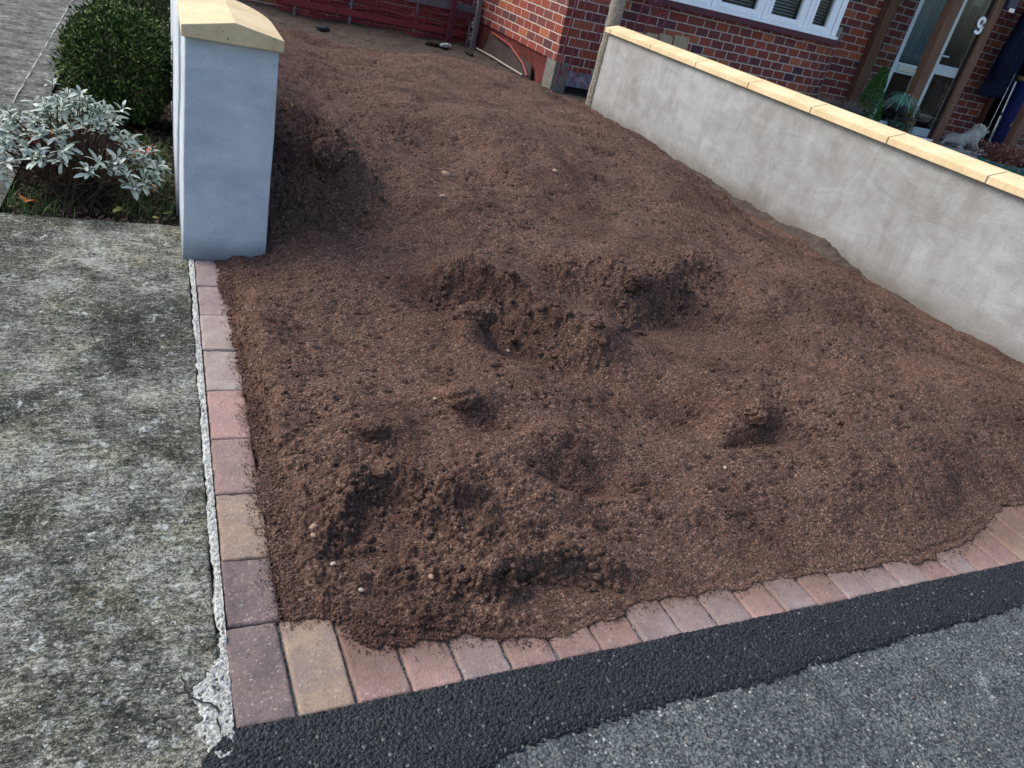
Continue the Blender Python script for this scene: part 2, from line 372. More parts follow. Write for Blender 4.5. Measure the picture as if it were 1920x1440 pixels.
# raised slab, left of the driveway: gentle unevenness and ragged edge
def grid_sheet(name, x0, x1, y0, y1, nx, ny, fz, mat, kind='structure', warp=None):
    X, Y = np.meshgrid(np.linspace(x0, x1, nx), np.linspace(y0, y1, ny))
    if warp: X, Y = warp(X, Y)
    Z = fz(X, Y); V = np.stack([X, Y, Z], -1).reshape(-1, 3)
    me = mesh(V, grid_faces(nx, ny), smooth=True); o = link(name, me, mat); tag(o, kind=kind); return o
def slab_z(X, Y):
    z = fbm(X*9, Y*9, 4, 3)*.006 + fbm(X*70, Y*110, 3, 8)*.0035
    z = z - .05*(1-sstep(0, .012, 2.968 + fbm(Y*0+X*18, X*3, 3, 1)*.012 - Y)) - .03*sstep(-.006, 0, X-.092-fbm(Y*9, Y*2, 4, 6)*.006)
    return z + .001
grid_sheet('concrete_slab', -2.2, .098, .2, 3.0, 760, 900, slab_z, SLAB)
sheet('concrete_slab_far', [(-9, -2), (-2.2, -2), (-2.2, 2.96), (-9, 2.96)], 0, SLAB, .05)
def path_z(X, Y):
    z = fbm(X*6, Y*6, 4, 13)*.006 + fbm(X*60, Y*60, 2, 18)*.003
    joint = np.abs(X + .632 + 0)
    j2 = np.abs(Y - 4.55 - (X+.5)*.1)
    return z - .004 - .012*np.exp(-(j2/.008)**2) + .004*np.exp(-(joint/.008)**2)
grid_sheet('path', -4, -.50, 2.975, 11, 420, 700, path_z, PATH)
tag(link('path_joint', mesh([( -.636+.003*math.sin(i*1.9), 3.0+i*.1, .002) for i in range(60)] + [(-.630+.003*math.sin(i*2.3+.4), 3.0+i*.1, .002) for i in range(60)], [(i, i+60, i+61, i+1) for i in range(59)]), MORTAR), kind='structure')
# mortar haunching beside the blocks with the broken patch at the corner
def mort():
    ny, nx = 1500, 46
    Yv = np.linspace(.772, 2.655, ny); T = np.linspace(0, 1, nx)
    xl = .0885 + .007*fbm(Yv*12, Yv*0+1.3, 4, 5) + .004*fbm(Yv*70, Yv*0, 3, 8)
    k = sstep(1.06, 1.0, Yv)
    xl = xl + k*(-.048*np.exp(-((Yv-.895)/.040)**2) - .030*np.exp(-((Yv-.815)/.05)**2) + .016*fbm(Yv*40, Yv*0+4.3, 4, 6))
    X = xl[:, None] + (.1045-xl[:, None])*T[None]; Y = np.repeat(Yv[:, None], nx, 1)
    d = X-xl[:, None]
    z = .0028*sstep(0, .006, d) - .004*(1-sstep(0, .003, d)) + fbm(X*120, Y*120, 4, 11, .65)*.0042 + fbm(X*30, Y*30, 3, 12)*.004 - .006*(np.clip(fbm(X*150, Y*150, 2, 14)-.42, 0, 1) > 0)
    return mesh(np.stack([X, Y, z+.001], -1).reshape(-1, 3), grid_faces(nx, ny), True)
MSAND = N('sandy_mortar'); _v = MSAND.co(); _f = MSAND.noise(_v, 200, 5, .8); MSAND = MSAND.out(MSAND.mix(MSAND.ramp(MSAND.noise(_v, 18, 5, .7), [(.4, 0), (.6, 1)]), MSAND.ramp(_f, [(.36, (.12, .12, .10)), (.46, (.34, .35, .31)), (.6, (.62, .64, .60))]), MSAND.ramp(_f, [(.34, (.20, .20, .17)), (.45, (.46, .47, .43)), (.6, (.70, .72, .68))])), .95, MSAND.bump(_f, .003, 1), .15)
tag(link('mortar_strip', mort(), MSAND), kind='structure')
def crack(P, w_=.0016):
    V = []; F = []
    for i, (x, y) in enumerate(P): V += [(x-w_*random.uniform(.4, 1), y-w_, .0085), (x+w_*random.uniform(.4, 1), y+w_, .0085)]
    for i in range(len(P)-1): F.append((2*i, 2*i+1, 2*i+3, 2*i+2))
    return mesh(V, F)
cr = [(.03, .93), (.036, .915), (.034, .905), (.045, .885), (.062, .872), (.074, .868), (.083, .855), (.081, .838), (.084, .82), (.078, .80)]
cr = [(a+random.uniform(-.002, .002), b) for i in range(len(cr)-1) for (a, b) in [cr[i], ((cr[i][0]+cr[i+1][0])/2, (cr[i][1]+cr[i+1][1])/2)]]
tag(link('mortar_crack', crack(cr), DARKIN), kind='structure')
# old asphalt in front
def road_z(X, Y): return -.0045 + fbm(X*3, Y*3, 3, 23)*.006 + fbm(X*80, Y*80, 3, 28)*.004
grid_sheet('road', .0, 3.9, .0, 1.02, 900, 260, road_z, TARO)
sheet('road_far', [(-9, -8), (12, -8), (12, 0), (-9, 0)], -.010, TARO)
sheet('pavement', [(3.9, 0), (12, 0), (12, 1.1), (3.9, 1.1)], -.011, TARO)
# new tarmac strip, pebbly surface with a ragged outer edge
def strip():
    nx, ny = 1500, 130
    X, T = np.meshgrid(np.linspace(.055, 3.7, nx), np.linspace(0, 1, ny))
    lo = np.interp(X, [.05, .1, .25, .47, .54, .64, .75, .93, 1.13, 1.21, 1.46, 1.71, 1.99, 3.7], [.745, .70, .66, .665, .685, .705, .71, .72, .722, .733, .752, .77, .785, .87]) - .012 + fbm(X*7, X*2, 3, 41)*.008 + fbm(X*90, X*9, 3, 42)*.009
    hi = ey(X) + .002
    hi = np.where(X < .106, .814 - (.106-X)*1.0 + .01, hi)
    Y = lo + (hi-lo)*T
    w1, id1 = worley(X*150, Y*150, 3); w2, id2 = worley(X*260+5, Y*260, 7)
    z = .004 + fbm(X*7, Y*7, 3, 44)*.005 + (.5-w1)*.0052*(.5+id1) + (.4-w2)*.0018
    d = (Y-lo)
    z = z - .006*(1-sstep(0, .035, d)) - .014*(1-sstep(0, .010, d + (.4-w1)*.010))
    V = np.stack([X, Y, z], -1).reshape(-1, 3)
    return mesh(V, grid_faces(nx, ny), True)
tag(link('tarmac_strip', strip(), TARN), kind='structure')
# neighbour's front paving, trodden strip behind the wall and the bare earth at the back
sheet('neighbour_paving', [(3.72, .9), (14, .9), (14, 9.5), (5.0, 9.5), (5.0, 6.52), (3.72, 6.52)], -.004, TILE)
def back_z(X, Y): return -.02 - .03*sstep(3.7, 3.76, X)*sstep(6.6, 6.4, Y) - .06*sstep(.30, .10, np.abs(X-1.85)*0 + np.maximum(Y-6.9, 0))*sstep(3.44, 3.32, X) + .045*sstep(3.40, 3.58, X)*sstep(3.72, 3.66, X)*sstep(2.4, 3.2, Y)*sstep(6.2, 4.8, Y)*(1+1.2*fbm(Y*3, Y*1.1, 3, 54)) + fbm(X*1.2, Y*1.2, 4, 51)*.03 + fbm(X*9, Y*9, 4, 52)*.012 + fbm(X*45, Y*45, 3, 53)*.008
grid_sheet('bare_earth', .02, 5.1, 2.0, 10.2, 560, 800, back_z, EARTH)

# planting bed
def bed_z(X, Y): return -.035 + fbm(X*5, Y*5, 3, 61)*.03 + fbm(X*35, Y*35, 4, 62)*.022 + fbm(X*110, Y*110, 2, 63)*.01
grid_sheet('flower_bed_soil', -.52, .13, 2.95, 9.0, 130, 900, bed_z, BEDS)

# ------------------------------------------------------------------ paving blocks
BM = {
 'plum': (mat_block('plum_block', (.105, .080, .088), (.160, .115, .115), (.23, .13, .11)), 'dark plum'),
 'mauve': (mat_block('mauve_block', (.225, .178, .175), (.285, .222, .210), (.30, .215, .19)), 'mauve grey'),
 'buff': (mat_block('buff_block', (.31, .225, .160), (.235, .180, .150), (.37, .27, .185)), 'buff brown'),
 'greybuff': (mat_block('grey_buff_block', (.34, .285, .255), (.28, .23, .21), (.36, .28, .23)), 'pale grey buff'),
 'pink': (mat_block('pink_block', (.36, .225, .195), (.30, .205, .185), (.40, .23, .19)), 'salmon pink'),
 'brown': (mat_block('pink_brown_block', (.27, .175, .150), (.23, .155, .142), (.33, .20, .16)), 'pinkish brown'),
}
BMS = {k: (mat_block('side_'+k+'_block', *c, dirt=(0, .072, .125)), None) for k, c in {'plum': ((.120, .094, .096), (.175, .132, .125), (.23, .14, .12)), 'mauve': ((.225, .178, .175), (.285, .222, .210), (.30, .215, .19)), 'buff': ((.31, .225, .160), (.235, .180, .150), (.37, .27, .185)), 'greybuff': ((.34, .285, .255), (.28, .23, .21), (.36, .28, .23)), 'pink': ((.36, .225, .195), (.30, .205, .185), (.40, .23, .19)), 'brown': ((.27, .185, .160), (.23, .165, .150), (.33, .21, .17))}.items()}
def block_mesh(w_, l_, seed):
    """one worn paving block, origin at its outer left corner, top near z = 0"""
    rn = random.Random(seed); g = .0018
    bm = bmesh.new(); bmesh.ops.create_grid(bm, x_segments=10, y_segments=18, size=.5)
    me = bpy.data.meshes.new('b')
    nx, ny = 22, 40
    tx = np.concatenate([[0, .0, .012, .03], np.linspace(.06, .94, nx-8), [.97, .988, 1., 1.]]); ty = np.concatenate([[0, 0., .006, .015], np.linspace(.03, .97, ny-8), [.985, .994, 1., 1.]])
    U, W = np.meshgrid(tx, ty); X = g + U*(w_-2*g); Y = g + W*(l_-2*g)
    d = np.minimum(np.minimum(X-g, w_-g-X), np.minimum(Y-g, l_-g-Y))
    s = seed*3.7
    z = -.0045*(1-np.clip(d/.0045, 0, 1))**2 + .002*rn.uniform(-1, 1)
    z = z + fbm((X+s)*40, (Y+s)*40, 3, seed)*.0016 + fbm((X+s)*160, (Y+s)*160, 2, seed+4)*.0008
    z = z - .006*np.clip(fbm((X+s)*60, (Y+s)*60, 3, seed+9)-.15, 0, 1)*np.exp(-d/.006)
    edge = np.zeros_like(z, bool); edge[0, :] = edge[-1, :] = True; edge[:, 0] = edge[:, -1] = True
    z = np.where(edge, -.06, z)
    X = X + fbm(Y*50+s, X*0+s, 3, 2)*.0016; Y = Y + fbm(X*50+s, Y*0+s, 3, 5)*.0016
    bm.free()
    return mesh(np.stack([X, Y, z], -1).reshape(-1, 3), grid_faces(nx, ny), True)
ys = [1.026, 1.195, 1.398, 1.605, 1.821, 2.030, 2.243, 2.448, 2.652]
left = [('plum', 'plum block with a red edge, just above the big dark corner block'), ('buff', 'brown buff block in the side row, second above the corner block'),
        ('brown', 'brown pink block with a worn upper edge, third in the side row above the corner'), ('pink', 'salmon pink block in the side row beside the pale mortar strip'),
        ('greybuff', 'mauve tinged pale block just above the salmon pink one in the side row'), ('greybuff', 'pale grey buff block in the side row, third from the rendered pier'),
        ('mauve', 'mauve grey block in the side row, second from the rendered pier'), ('mauve', 'mauve grey block touching the foot of the rendered pier')]
GL = 'paving blocks edging the side of the driveway'; GB = 'paving blocks edging the front of the driveway'
for i, (c, lab) in enumerate(left):
    o = link('paving_block', block_mesh(.0965, ys[i+1]-ys[i], 10+i), BMS[c][0]); o.location = (.106+.0015*random.uniform(-1, 1), ys[i], .003)
    tag(o, lab, 'paving block', GL)
front = ['plum', 'buff', 'brown', 'pink', 'mauve', 'brown', 'brown', 'brown', 'mauve', 'mauve', 'mauve', 'pink', 'mauve', 'brown', 'mauve', 'mauve', 'mauve', 'brown', 'mauve', 'brown', 'brown', 'buff', 'mauve', 'pink', 'brown', 'mauve', 'brown', 'pink', 'mauve']
ordn = ['', 'first', 'second', 'third', 'fourth', 'fifth', 'sixth', 'seventh', 'eighth', 'ninth', 'tenth', 'eleventh', 'twelfth', 'thirteenth', 'fourteenth', 'fifteenth', 'sixteenth', 'seventeenth', 'eighteenth', 'nineteenth', 'twentieth', 'twenty-first', 'twenty-second', 'twenty-third', 'twenty-fourth', 'twenty-fifth', 'twenty-sixth', 'twenty-seventh', 'twenty-eighth']
ang = math.atan(SL)
BMC = {'plum': (mat_block('corner_plum_block', (.125, .100, .100), (.180, .140, .130), (.24, .15, .13), (1, .25, .6)), ''), 'buff': (mat_block('corner_buff_block', (.31, .225, .160), (.235, .180, .150), (.37, .27, .185), (1, .16, .30)), '')}
for i, c in enumerate(front):
    if i == 0: lab = 'large dark plum corner block where the side row meets the front row'
    elif i == 1: lab = 'buff brown block right beside the dark corner block, mostly free of soil'
    elif i == 3: lab = 'salmon pink block with a chipped lip, third from the dark corner block'
    else: lab = '%s block edging the black tarmac, %s right of the dark corner block' % (BM[c][1], ordn[i])
    o = link('paving_block', block_mesh(.0975, .208 if i else .2095, 40+i), (BM if i > 1 else BMC)[c][0])
    x = .106 + i*.0985*math.cos(ang); o.location = (x, ey(x)+.001*random.uniform(-1, 1), .003); o.rotation_euler = (0, 0, ang + random.uniform(-.006, .006))
    tag(o, lab, 'paving block', GB)

# ------------------------------------------------------------------ left garden wall with its pier
t = thing('garden_wall', 'pale rendered garden wall ending in a square pier under a buff stone cap', 'wall', (.2, 2.65, 0))
def pier_mesh(x0, x1, y0, y1, z0, z1, n=30):
    bm = bmesh.new(); bm.from_mesh(mesh(*box(x0, x1, y0, y1, z0, z1)))
    bmesh.ops.bevel(bm, geom=list(bm.edges), offset=.006, segments=3, profile=.5, affect='EDGES')
    bmesh.ops.subdivide_edges(bm, edges=list(bm.edges), cuts=5, use_grid_fill=True)
    for v in bm.verts:
        a = float(vnoise(np.array(v.co.x*7+v.co.y*5), np.array(v.co.z*7), 3)); v.co.x += a*.004; v.co.y += a*.004
    me = bpy.data.meshes.new('p'); bm.to_mesh(me); bm.free(); me.polygons.foreach_set('use_smooth', [True]*len(me.polygons)); return me
part('pier', pier_mesh(.069, .339, 2.655, 3.14, -.06, .712), RENDL, t)
part('wall_body', pier_mesh(.060, .190, 3.145, 7.6, -.06, .70), RENDL, t)
def cope(prof, y0, y1, axis='y', rnd=0):
    """profile (offset, z) swept along y"""
    n = len(prof); V = [(a, y0, b) for a, b in prof] + [(a, y1, b) for a, b in prof]
    F = [tuple(range(n)), tuple(range(2*n-1, n-1, -1))] + [(i, i+n, (i+1) % n+n, (i+1) % n) for i in range(n)]
    me = mesh(V, F); bm = bmesh.new(); bm.from_mesh(me); bmesh.ops.recalc_face_normals(bm, faces=bm.faces); bm.to_mesh(me); bm.free(); return me
def cap_mesh():
    # plan outline with a rounded far right corner; twice weathered top
    xs0, xs1, y0, y1 = .058, .350, 2.628, 3.21; rx, ry, rz = .205, 2.75, .772
    pl = [(xs0, y0), (.125, y0), (rx, y0), (.28, y0), (xs1-.004, y0), (xs1, y0+.01)]
    for k in range(1, 9):
        a = math.pi/2*k/9; pl.append((xs1-.115*(1-math.cos(a)), y1-.26+.26*math.sin(a)))
    pl += [(.235, y1), (rx, y1), (.12, y1), (xs0, y1)]
    def zt(x): return .745 + .029*(1-abs(x-rx)/(.148)) if abs(x-rx) < .148 else .745
    n = len(pl); V = [(x, y, .712) for x, y in pl] + [(x, y, zt(x)) for x, y in pl]
    c = [(rx, y0+.14, zt(rx)), (rx, y1-.1, zt(rx))]
    bm = bmesh.new(); vs = [bm.verts.new(v) for v in V]
    for i in range(n): bm.faces.new((vs[i], vs[(i+1) % n], vs[(i+1) % n+n], vs[i+n]))
    bm.faces.new([vs[i] for i in range(n)][::-1])
    # top: left slope and right slope meeting on the ridge
    il = [n-1+n, n-2+n]                        # left far, then middle far
    ridge0 = 2; ridge1 = n-3
    bm.faces.new([vs[n+i] for i in range(ridge0, ridge1+1)])
    bm.faces.new([vs[n+i] for i in list(range(ridge1, n))+list(range(0, ridge0+1))])
    bmesh.ops.triangulate(bm, faces=[f for f in bm.faces if len(f.verts) > 4])
    bmesh.ops.recalc_face_normals(bm, faces=bm.faces)
    es = [e for e in bm.edges if e.calc_face_angle(0) > .6]
    bmesh.ops.bevel(bm, geom=es, offset=.003, segments=2, profile=.5, affect='EDGES')
    me = bpy.data.meshes.new('c'); bm.to_mesh(me); bm.free(); return me
part('pier_cap', cap_mesh(), COP, t)
yy = 3.218
while yy < 7.6:
    y2 = min(yy+.60, 7.65)
    part('coping_stone', bmesh_bevel(cope([(.062, .703), (.216, .703), (.216, .733), (.139, .752), (.062, .733)], yy, y2-.006), .003), COP, t); yy = y2

# ------------------------------------------------------------------ right garden wall
t = thing('garden_wall', 'long low wall in mottled grey render with a buff stone coping, before the brick house', 'wall', (3.67, 4, 0))
part('wall_body', pier_mesh(3.575, 3.775, .9, 6.56, -.08, .660), RENDR, t)
js = [.62, 1.27, 1.92, 2.56, 3.205, 3.84, 4.48, 5.13, 5.80, 6.50]
for i in range(len(js)-1):
    z = .662 + (.018 if i == 8 else 0)*0
    part('coping_stone', bmesh_bevel(cope([(3.545, .662), (3.81, .662), (3.81, .699), (3.70, .730), (3.652, .730), (3.545, .699)], js[i]+.004, js[i+1]-.004), .003), COP, t)
part('coping_stone', bmesh_bevel(cope([(3.545, .662), (3.81, .662), (3.81, .699), (3.70, .730), (3.652, .730), (3.545, .699)], 6.504, 6.60), .003), COP, t)
for j in js[1:]:
    part('mortar_joint', mesh(*box(3.552, 3.80, j-.0038, j+.0038, .663, .700)), MORTAR, t)
# concrete post at the far end of that wall
pm = []
for z in np.linspace(-.05, 1.55, 24): pm.append((float(z), .066+.004*random.uniform(-1, 1)))
o = link('concrete_post', mesh(*tube([(3.66+random.uniform(-.003, .003), 6.70, z) for z, _ in pm], [r*1.0 for _, r in pm], 10), smooth=True), POSTC)
tag(o, 'weathered pebbly concrete post standing at the far end of the low rendered wall', 'post')

# ------------------------------------------------------------------ soil heap
def build_soil():
    # non-uniform grid: denser close to the camera
    ny, nx = 1050, 720
    ty = np.linspace(0, 1, ny); Yr = .86 + (8.9-.86)*(ty**2.0*.72 + ty*.28)
    U = np.linspace(0, 1, nx)
    X = np.empty((ny, nx)); Y = np.repeat(Yr[:, None], nx, 1)
    for j in range(ny): X[j] = .17 + (3.70-.17)*(U**1.35 if Yr[j] < 2.2 else U**(1.35-.35*min(1, (Yr[j]-2.2)/1.5)))
    # boundary distances
    wob = fbm(X*14, Y*14, 4, 71)*.030; wob2 = fbm(X*5, Y*5, 3, 72)*.05
    dl = (X - np.interp(Y, [.9, 1.03, 1.2, 1.5, 1.85, 2.0, 2.25, 2.45, 2.6], [.212, .203, .196, .200, .203, .196, .190, .178, .172])) + wob*.75 - .002
    bx = [.17, .24, .29, .31, .40, .47, .53, .62, .71, .80, .92, 1.15, 1.5, 1.86, 2.03, 2.2, 2.34, 2.46, 2.9, 3.7]
    by = [1.035, 1.02, 1.005, .965, .925, .93, .945, .905, .90, .92, .945, .950, .955, .965, .985, 1.06, 1.11, 1.125, 1.12, 1.14]
    df = (Y - np.interp(X, bx, by)) + wob*.8
    dr = np.interp(Y, [.9, 1.9, 2.4, 3.2, 4.2, 5, 6, 6.6, 9], [3.57, 3.56, 3.55, 3.47, 3.43, 3.40, 3.52, 3.60, 3.62]) - X + wob2*1.1
    db = np.interp(X, [0, .6, 1.28, 2.2, 2.84, 3.25, 3.6], [8.5, 8.1, 7.5, 7.5, 7.1, 6.8, 6.55]) - Y + wob2*1.6
    d = np.minimum(np.minimum(dl, df), np.minimum(dr, db))
    sf = sstep(0, .30, df)                       # thin feather over the front blocks
    body = sstep(-.004, .075, np.minimum(dl, np.minimum(dr*.8, db*.5)))
    lowp = 1-.9*np.exp(-(((X-.22)/.22)**2+((Y-2.55)/.28)**2)**2)
    h = (.008 + .036*sf)
    # broad relief
    dome = sstep(.0, .9, df)*sstep(0, .8, dl)*sstep(0, .9, dr)*sstep(0, 1.6, db)
    plat = sstep(1.9, 3.9, Y + .35*(1.6-X))*(1-.42*sstep(4.2, 6.6, Y))*sstep(0, .75, dr)*sstep(0, 1.1, db)
    h = h + .060*dome + .17*plat + fbm(X*.9, Y*.9, 3, 81)*.085*sf + fbm(X*2.4, Y*2.4, 3, 82)*.048*sf*sstep(0, .3, df) + fbm(X*7, Y*7, 3, 83)*.016*sstep(0, .12, df)
    h = .006 + (h-.006)*lowp
    wx = X + fbm(X*5, Y*5, 2, 91)*.09 + fbm(X*22, Y*22, 2, 93)*.014; wy = Y + fbm(X*5+9, Y*5, 2, 92)*.09 + fbm(X*22+4, Y*22, 2, 94)*.014
    near = np.zeros(X.shape)
    def g(cx, cy, rx, ry, a, p=1.0): return a*np.exp(-(((wx-cx)/rx)**2 + ((wy-cy)/ry)**2)**p)
    def scarp(P, a, lup, ldn):
        """ledge along a polyline: soil stands high on its far side and breaks off on the near side"""
        nonlocal near
        bd = np.full(X.shape, 1e9); sg = np.zeros(X.shape); uu = np.zeros(X.shape)
        Ls = [math.hypot(b[0]-a_[0], b[1]-a_[1]) for a_, b in zip(P[:-1], P[1:])]; T = sum(Ls); acc = 0
        for ((x0, y0), (x1, y1)), l_ in zip(zip(P[:-1], P[1:]), Ls):
            ex, ey_ = x1-x0, y1-y0; t0 = ((wx-x0)*ex + (wy-y0)*ey_)/(ex*ex+ey_*ey_); t_ = np.clip(t0, 0, 1)
            dd = np.hypot(wx-x0-t_*ex, wy-y0-t_*ey_); cs = np.sign(ex*(wy-y0) - ey_*(wx-x0))
            m_ = dd < bd; bd = np.where(m_, dd, bd); sg = np.where(m_, cs, sg); uu = np.where(m_, (acc+t_*l_)/T, uu); acc += l_
        win = sstep(0, .25, uu)*sstep(1, .75, uu); s_ = bd*sg
        near = np.maximum(near, win*np.exp(-((s_+ldn*.8)/(ldn*1.6))**2))
        prof = np.where(s_ > 0, np.exp(-(s_/lup)**1.5), np.exp(-(np.abs(s_)/ldn)**1.6)) - .5*np.where(s_ < 0, np.exp(-((np.abs(s_)-ldn*2.6)/(ldn*1.8))**2), 0)
        return a*win*prof
    # bank against the pier with a broken face towards the street and a cave under it
    bank = np.exp(-((np.maximum(wx-.30, 0))/.34)**2.2)*sstep(2.72, 3.30, wy)*(1-.6*sstep(4.3, 6.0, wy))
    h = h + .21*bank
    h = h + g(.62, 3.06, .13, .12, .07, 1.6) - g(.58, 2.80, .15, .09, .060) + g(.68, 2.98, .07, .06, .04)
    near = np.maximum(near, .8*np.exp(-(((X-.52)/.28)**2+((Y-2.95)/.30)**2)**2))
    h = h + g(1.12, 3.98, .30, .20, .075) - g(.78, 4.55, .22, .16, .08) + g(.85, 5.0, .25, .18, .06) - g(1.22, 3.55, .16, .28, .07) + g(1.75, 3.9, .5, .4, .05)
    h = h - g(.95, 2.75, .22, .20, .05)
    h = h + scarp([(.80, 2.44), (.93, 2.30), (1.04, 2.18), (1.18, 2.05), (1.34, 1.88), (1.46, 1.80)], .098, .24, .050)
    h = h + g(.88, 2.06, .075, .085, .065, 1.5) - g(1.08, 1.93, .13, .08, .045)
    h = h + scarp([(1.28, 2.62), (1.42, 2.54), (1.54, 2.44), (1.66, 2.36), (1.86, 2.50), (2.16, 2.70), (2.35, 2.78)], .055, .28, .075)
    h = h - g(1.85, 2.12, .34, .20, .085) - g(1.36, 1.62, .26, .15, .070) + g(1.5, 2.08, .2, .12, .02)
    h = h + scarp([(.28, 1.14), (.36, 1.27), (.43, 1.36), (.51, 1.345), (.60, 1.24), (.66, 1.20)], .048, .11, .032)
    h = h + g(.47, 1.53, .075, .05, .040, 1.4) - g(.44, 1.425, .06, .03, .030)
    h = h - g(.95, 1.315, .13, .055, .075) + g(1.0, 1.47, .17, .08, .050) - g(1.16, 1.28, .10, .04, .03)
    h = h + g(.74, 1.66, .12, .08, .055, 1.4) - g(.78, 1.52, .10, .045, .035)
    h = h + g(1.60, 1.55, .13, .08, .055, 1.4) - g(1.55, 1.42, .12, .035, .045) + g(1.34, 1.40, .12, .06, .03)
    h = h + (scarp([(.46, 1.12), (.55, 1.085), (.61, 1.06), (.67, 1.04), (.78, 1.06), (.92, 1.06), (1.02, 1.08)], .034, .08, .022) - g(.72, 1.17, .13, .05, .030))*sstep(.0, .08, df)
    h = h + g(2.6, 2.6, .45, .35, .045) - g(2.45, 1.95, .5, .22, .04) + g(2.3, 1.55, .4, .15, .03)
    # crumbs, clods and dark fissures
    w1, i1 = worley(X*38, Y*46, 3); w2, i2 = worley(X*85, Y*100, 11); w3, i3 = worley(X*17, Y*20, 19)
    rough = .07 + .34*sstep(.05, .35, fbm(X*1.7, Y*1.7, 3, 95)) + 1.0*near + .75*sstep(.7, 0., np.abs(X-.4)+np.abs(Y-1.15)) + .6*sstep(.5, 0, np.hypot(X-.5, (Y-2.95)*.8))
    h = h + (.5-w1)*.011*i1*rough + (.5-w2)*.0060*(i2+.2)*rough + np.clip(.45-w3, 0, 1)*.050*(i3 > .60)*np.clip(rough-.25, 0, 1.3)
    h = h + fbm(X*60, Y*75, 4, 99, .68)*.0125*(rough+.12) + fbm(X*20, Y*22, 3, 98)*.014*rough
    fis = np.abs(fbm(X*7, Y*22, 4, 101)); gate = sstep(.06, .22, fbm(X*4, Y*4, 3, 102))
    h = h - .020*(1-sstep(.0, .030, fis))*gate*sf
    pits, ip = worley(X*13, Y*24, 77); h = h - .016*np.exp(-(pits/.13)**2)*(ip > .74)*sf
    pt2, ip2 = worley(X*16, Y*42, 87); h = h - .010*np.exp(-(pt2/.22)**2)*(ip2 > .80)*sf; pt3, ip3 = worley(X*30, Y*75, 89); h = h - .006*np.exp(-(pt3/.25)**2)*(ip3 > .72)*sf
    k = body*sstep(-.002, .030, df)
    z = h*k + (-.03)*(1-k)
    z = np.where(d > 0, np.maximum(z, .0045 + .006*np.clip(w2, 0, 1)*(1-w1)), z)
    z = np.where(d < -.015, -.045, z)
    # keep the soil sheet down where the pier and its wall stand
    V = np.stack([X, Y, z], -1).reshape(-1, 3)
    return mesh(V, grid_faces(nx, ny), True), X, Y, z, d, near
sm, SX, SY, SZ, SD, SN = build_soil()
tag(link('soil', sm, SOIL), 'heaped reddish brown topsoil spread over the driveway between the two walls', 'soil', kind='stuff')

# loose crumbs and small stones on the soil
def scatter(n, rmin, rmax, mask, seed, squash=.6):
    rg = np.random.default_rng(seed)
    # icosahedron
    ph = (1+5**.5)/2; iv = np.array([(-1,ph,0),(1,ph,0),(-1,-ph,0),(1,-ph,0),(0,-1,ph),(0,1,ph),(0,-1,-ph),(0,1,-ph),(ph,0,-1),(ph,0,1),(-ph,0,-1),(-ph,0,1)])/math.hypot(1, ph)
    fi = np.array([(0,11,5),(0,5,1),(0,1,7),(0,7,10),(0,10,11),(1,5,9),(5,11,4),(11,10,2),(10,7,6),(7,1,8),(3,9,4),(3,4,2),(3,2,6),(3,6,8),(3,8,9),(4,9,5),(2,4,11),(6,2,10),(8,6,7),(9,8,1)])
    idx = np.flatnonzero(mask.ravel()); pick = rg.choice(idx, n)
    c = np.stack([SX.ravel()[pick], SY.ravel()[pick], SZ.ravel()[pick]], -1); c[:, :2] += rg.normal(0, .003, (n, 2))
    r = rmin*(rmax/rmin)**(rg.random(n)**2.2)
    P = iv[None]*(1+rg.uniform(-.32, .32, (n, 12, 1)))
    sc_ = rg.uniform(.6, 1.3, (n, 1, 3)); sc_[:, :, 2] *= squash; P = P*sc_
    a = rg.uniform(0, 6.28, n); ca, sa = np.cos(a)[:, None], np.sin(a)[:, None]
    x = P[:, :, 0]*ca - P[:, :, 1]*sa; y = P[:, :, 0]*sa + P[:, :, 1]*ca; P = np.stack([x, y, P[:, :, 2]], -1)
    V = c[:, None, :] + P*r[:, None, None]; F = (fi[None] + (np.arange(n)*12)[:, None, None]).reshape(-1, 3)
    return mesh(V.reshape(-1, 3), F, False)
wgt = SD > .0
near = wgt & (SY < 2.6); farm = wgt & (SY >= 2.2) & (SY < 7.4)
edge = (SD > -.006) & (SD < .05) & (SY < 2.7) & (SX < .6)
V_chunk = scatter(1500, .0035, .016, wgt & (SN > .25) & (rng.random(SX.shape) < SN) & (SY < 3.4), 6, .75)
V_near = scatter(20000, .0010, .0048, near, 1); V_far = scatter(6000, .002, .0055, farm, 2); V_edge = scatter(5000, .0015, .006, edge, 3)
SZ0 = SZ.copy(); SZ = np.where(SD < 0, .0045, SZ); spill = (SD > -.034*(1+.0*SX)) & (SD < 0.002) & (SX > .125) & (SY > ey(SX)+.02) & (SY < 2.6) & (SX < 3.3)
V_spill = scatter(9000, .0005, .0020, spill & (rng.random(SX.shape) < np.exp(SD/.012)), 4, .5); SZ = SZ0
for nm, me_, lab in (('soil_crumbs', V_chunk, 'broken lumps of earth fallen along the ledges of the topsoil'), ('soil_crumbs', V_near, 'loose brown crumbs of earth lying on the near half of the topsoil'), ('soil_crumbs', V_far, 'loose brown crumbs of earth lying on the far half of the topsoil'), ('soil_crumbs', V_spill, 'fine brown crumbs spilled over the inner ends of the paving blocks'), ('soil_crumbs', V_edge, 'coarse crumbs of earth along the ragged soil edge by the block rows')):
    tag(link(nm, me_, SOIL), lab, 'soil', kind='stuff')
def bake_z(x, y):
    j = int(np.argmin(np.abs(SY[:, 0]-y))); i = int(np.argmin(np.abs(SX[j]-x))); return float(SZ[j, i])
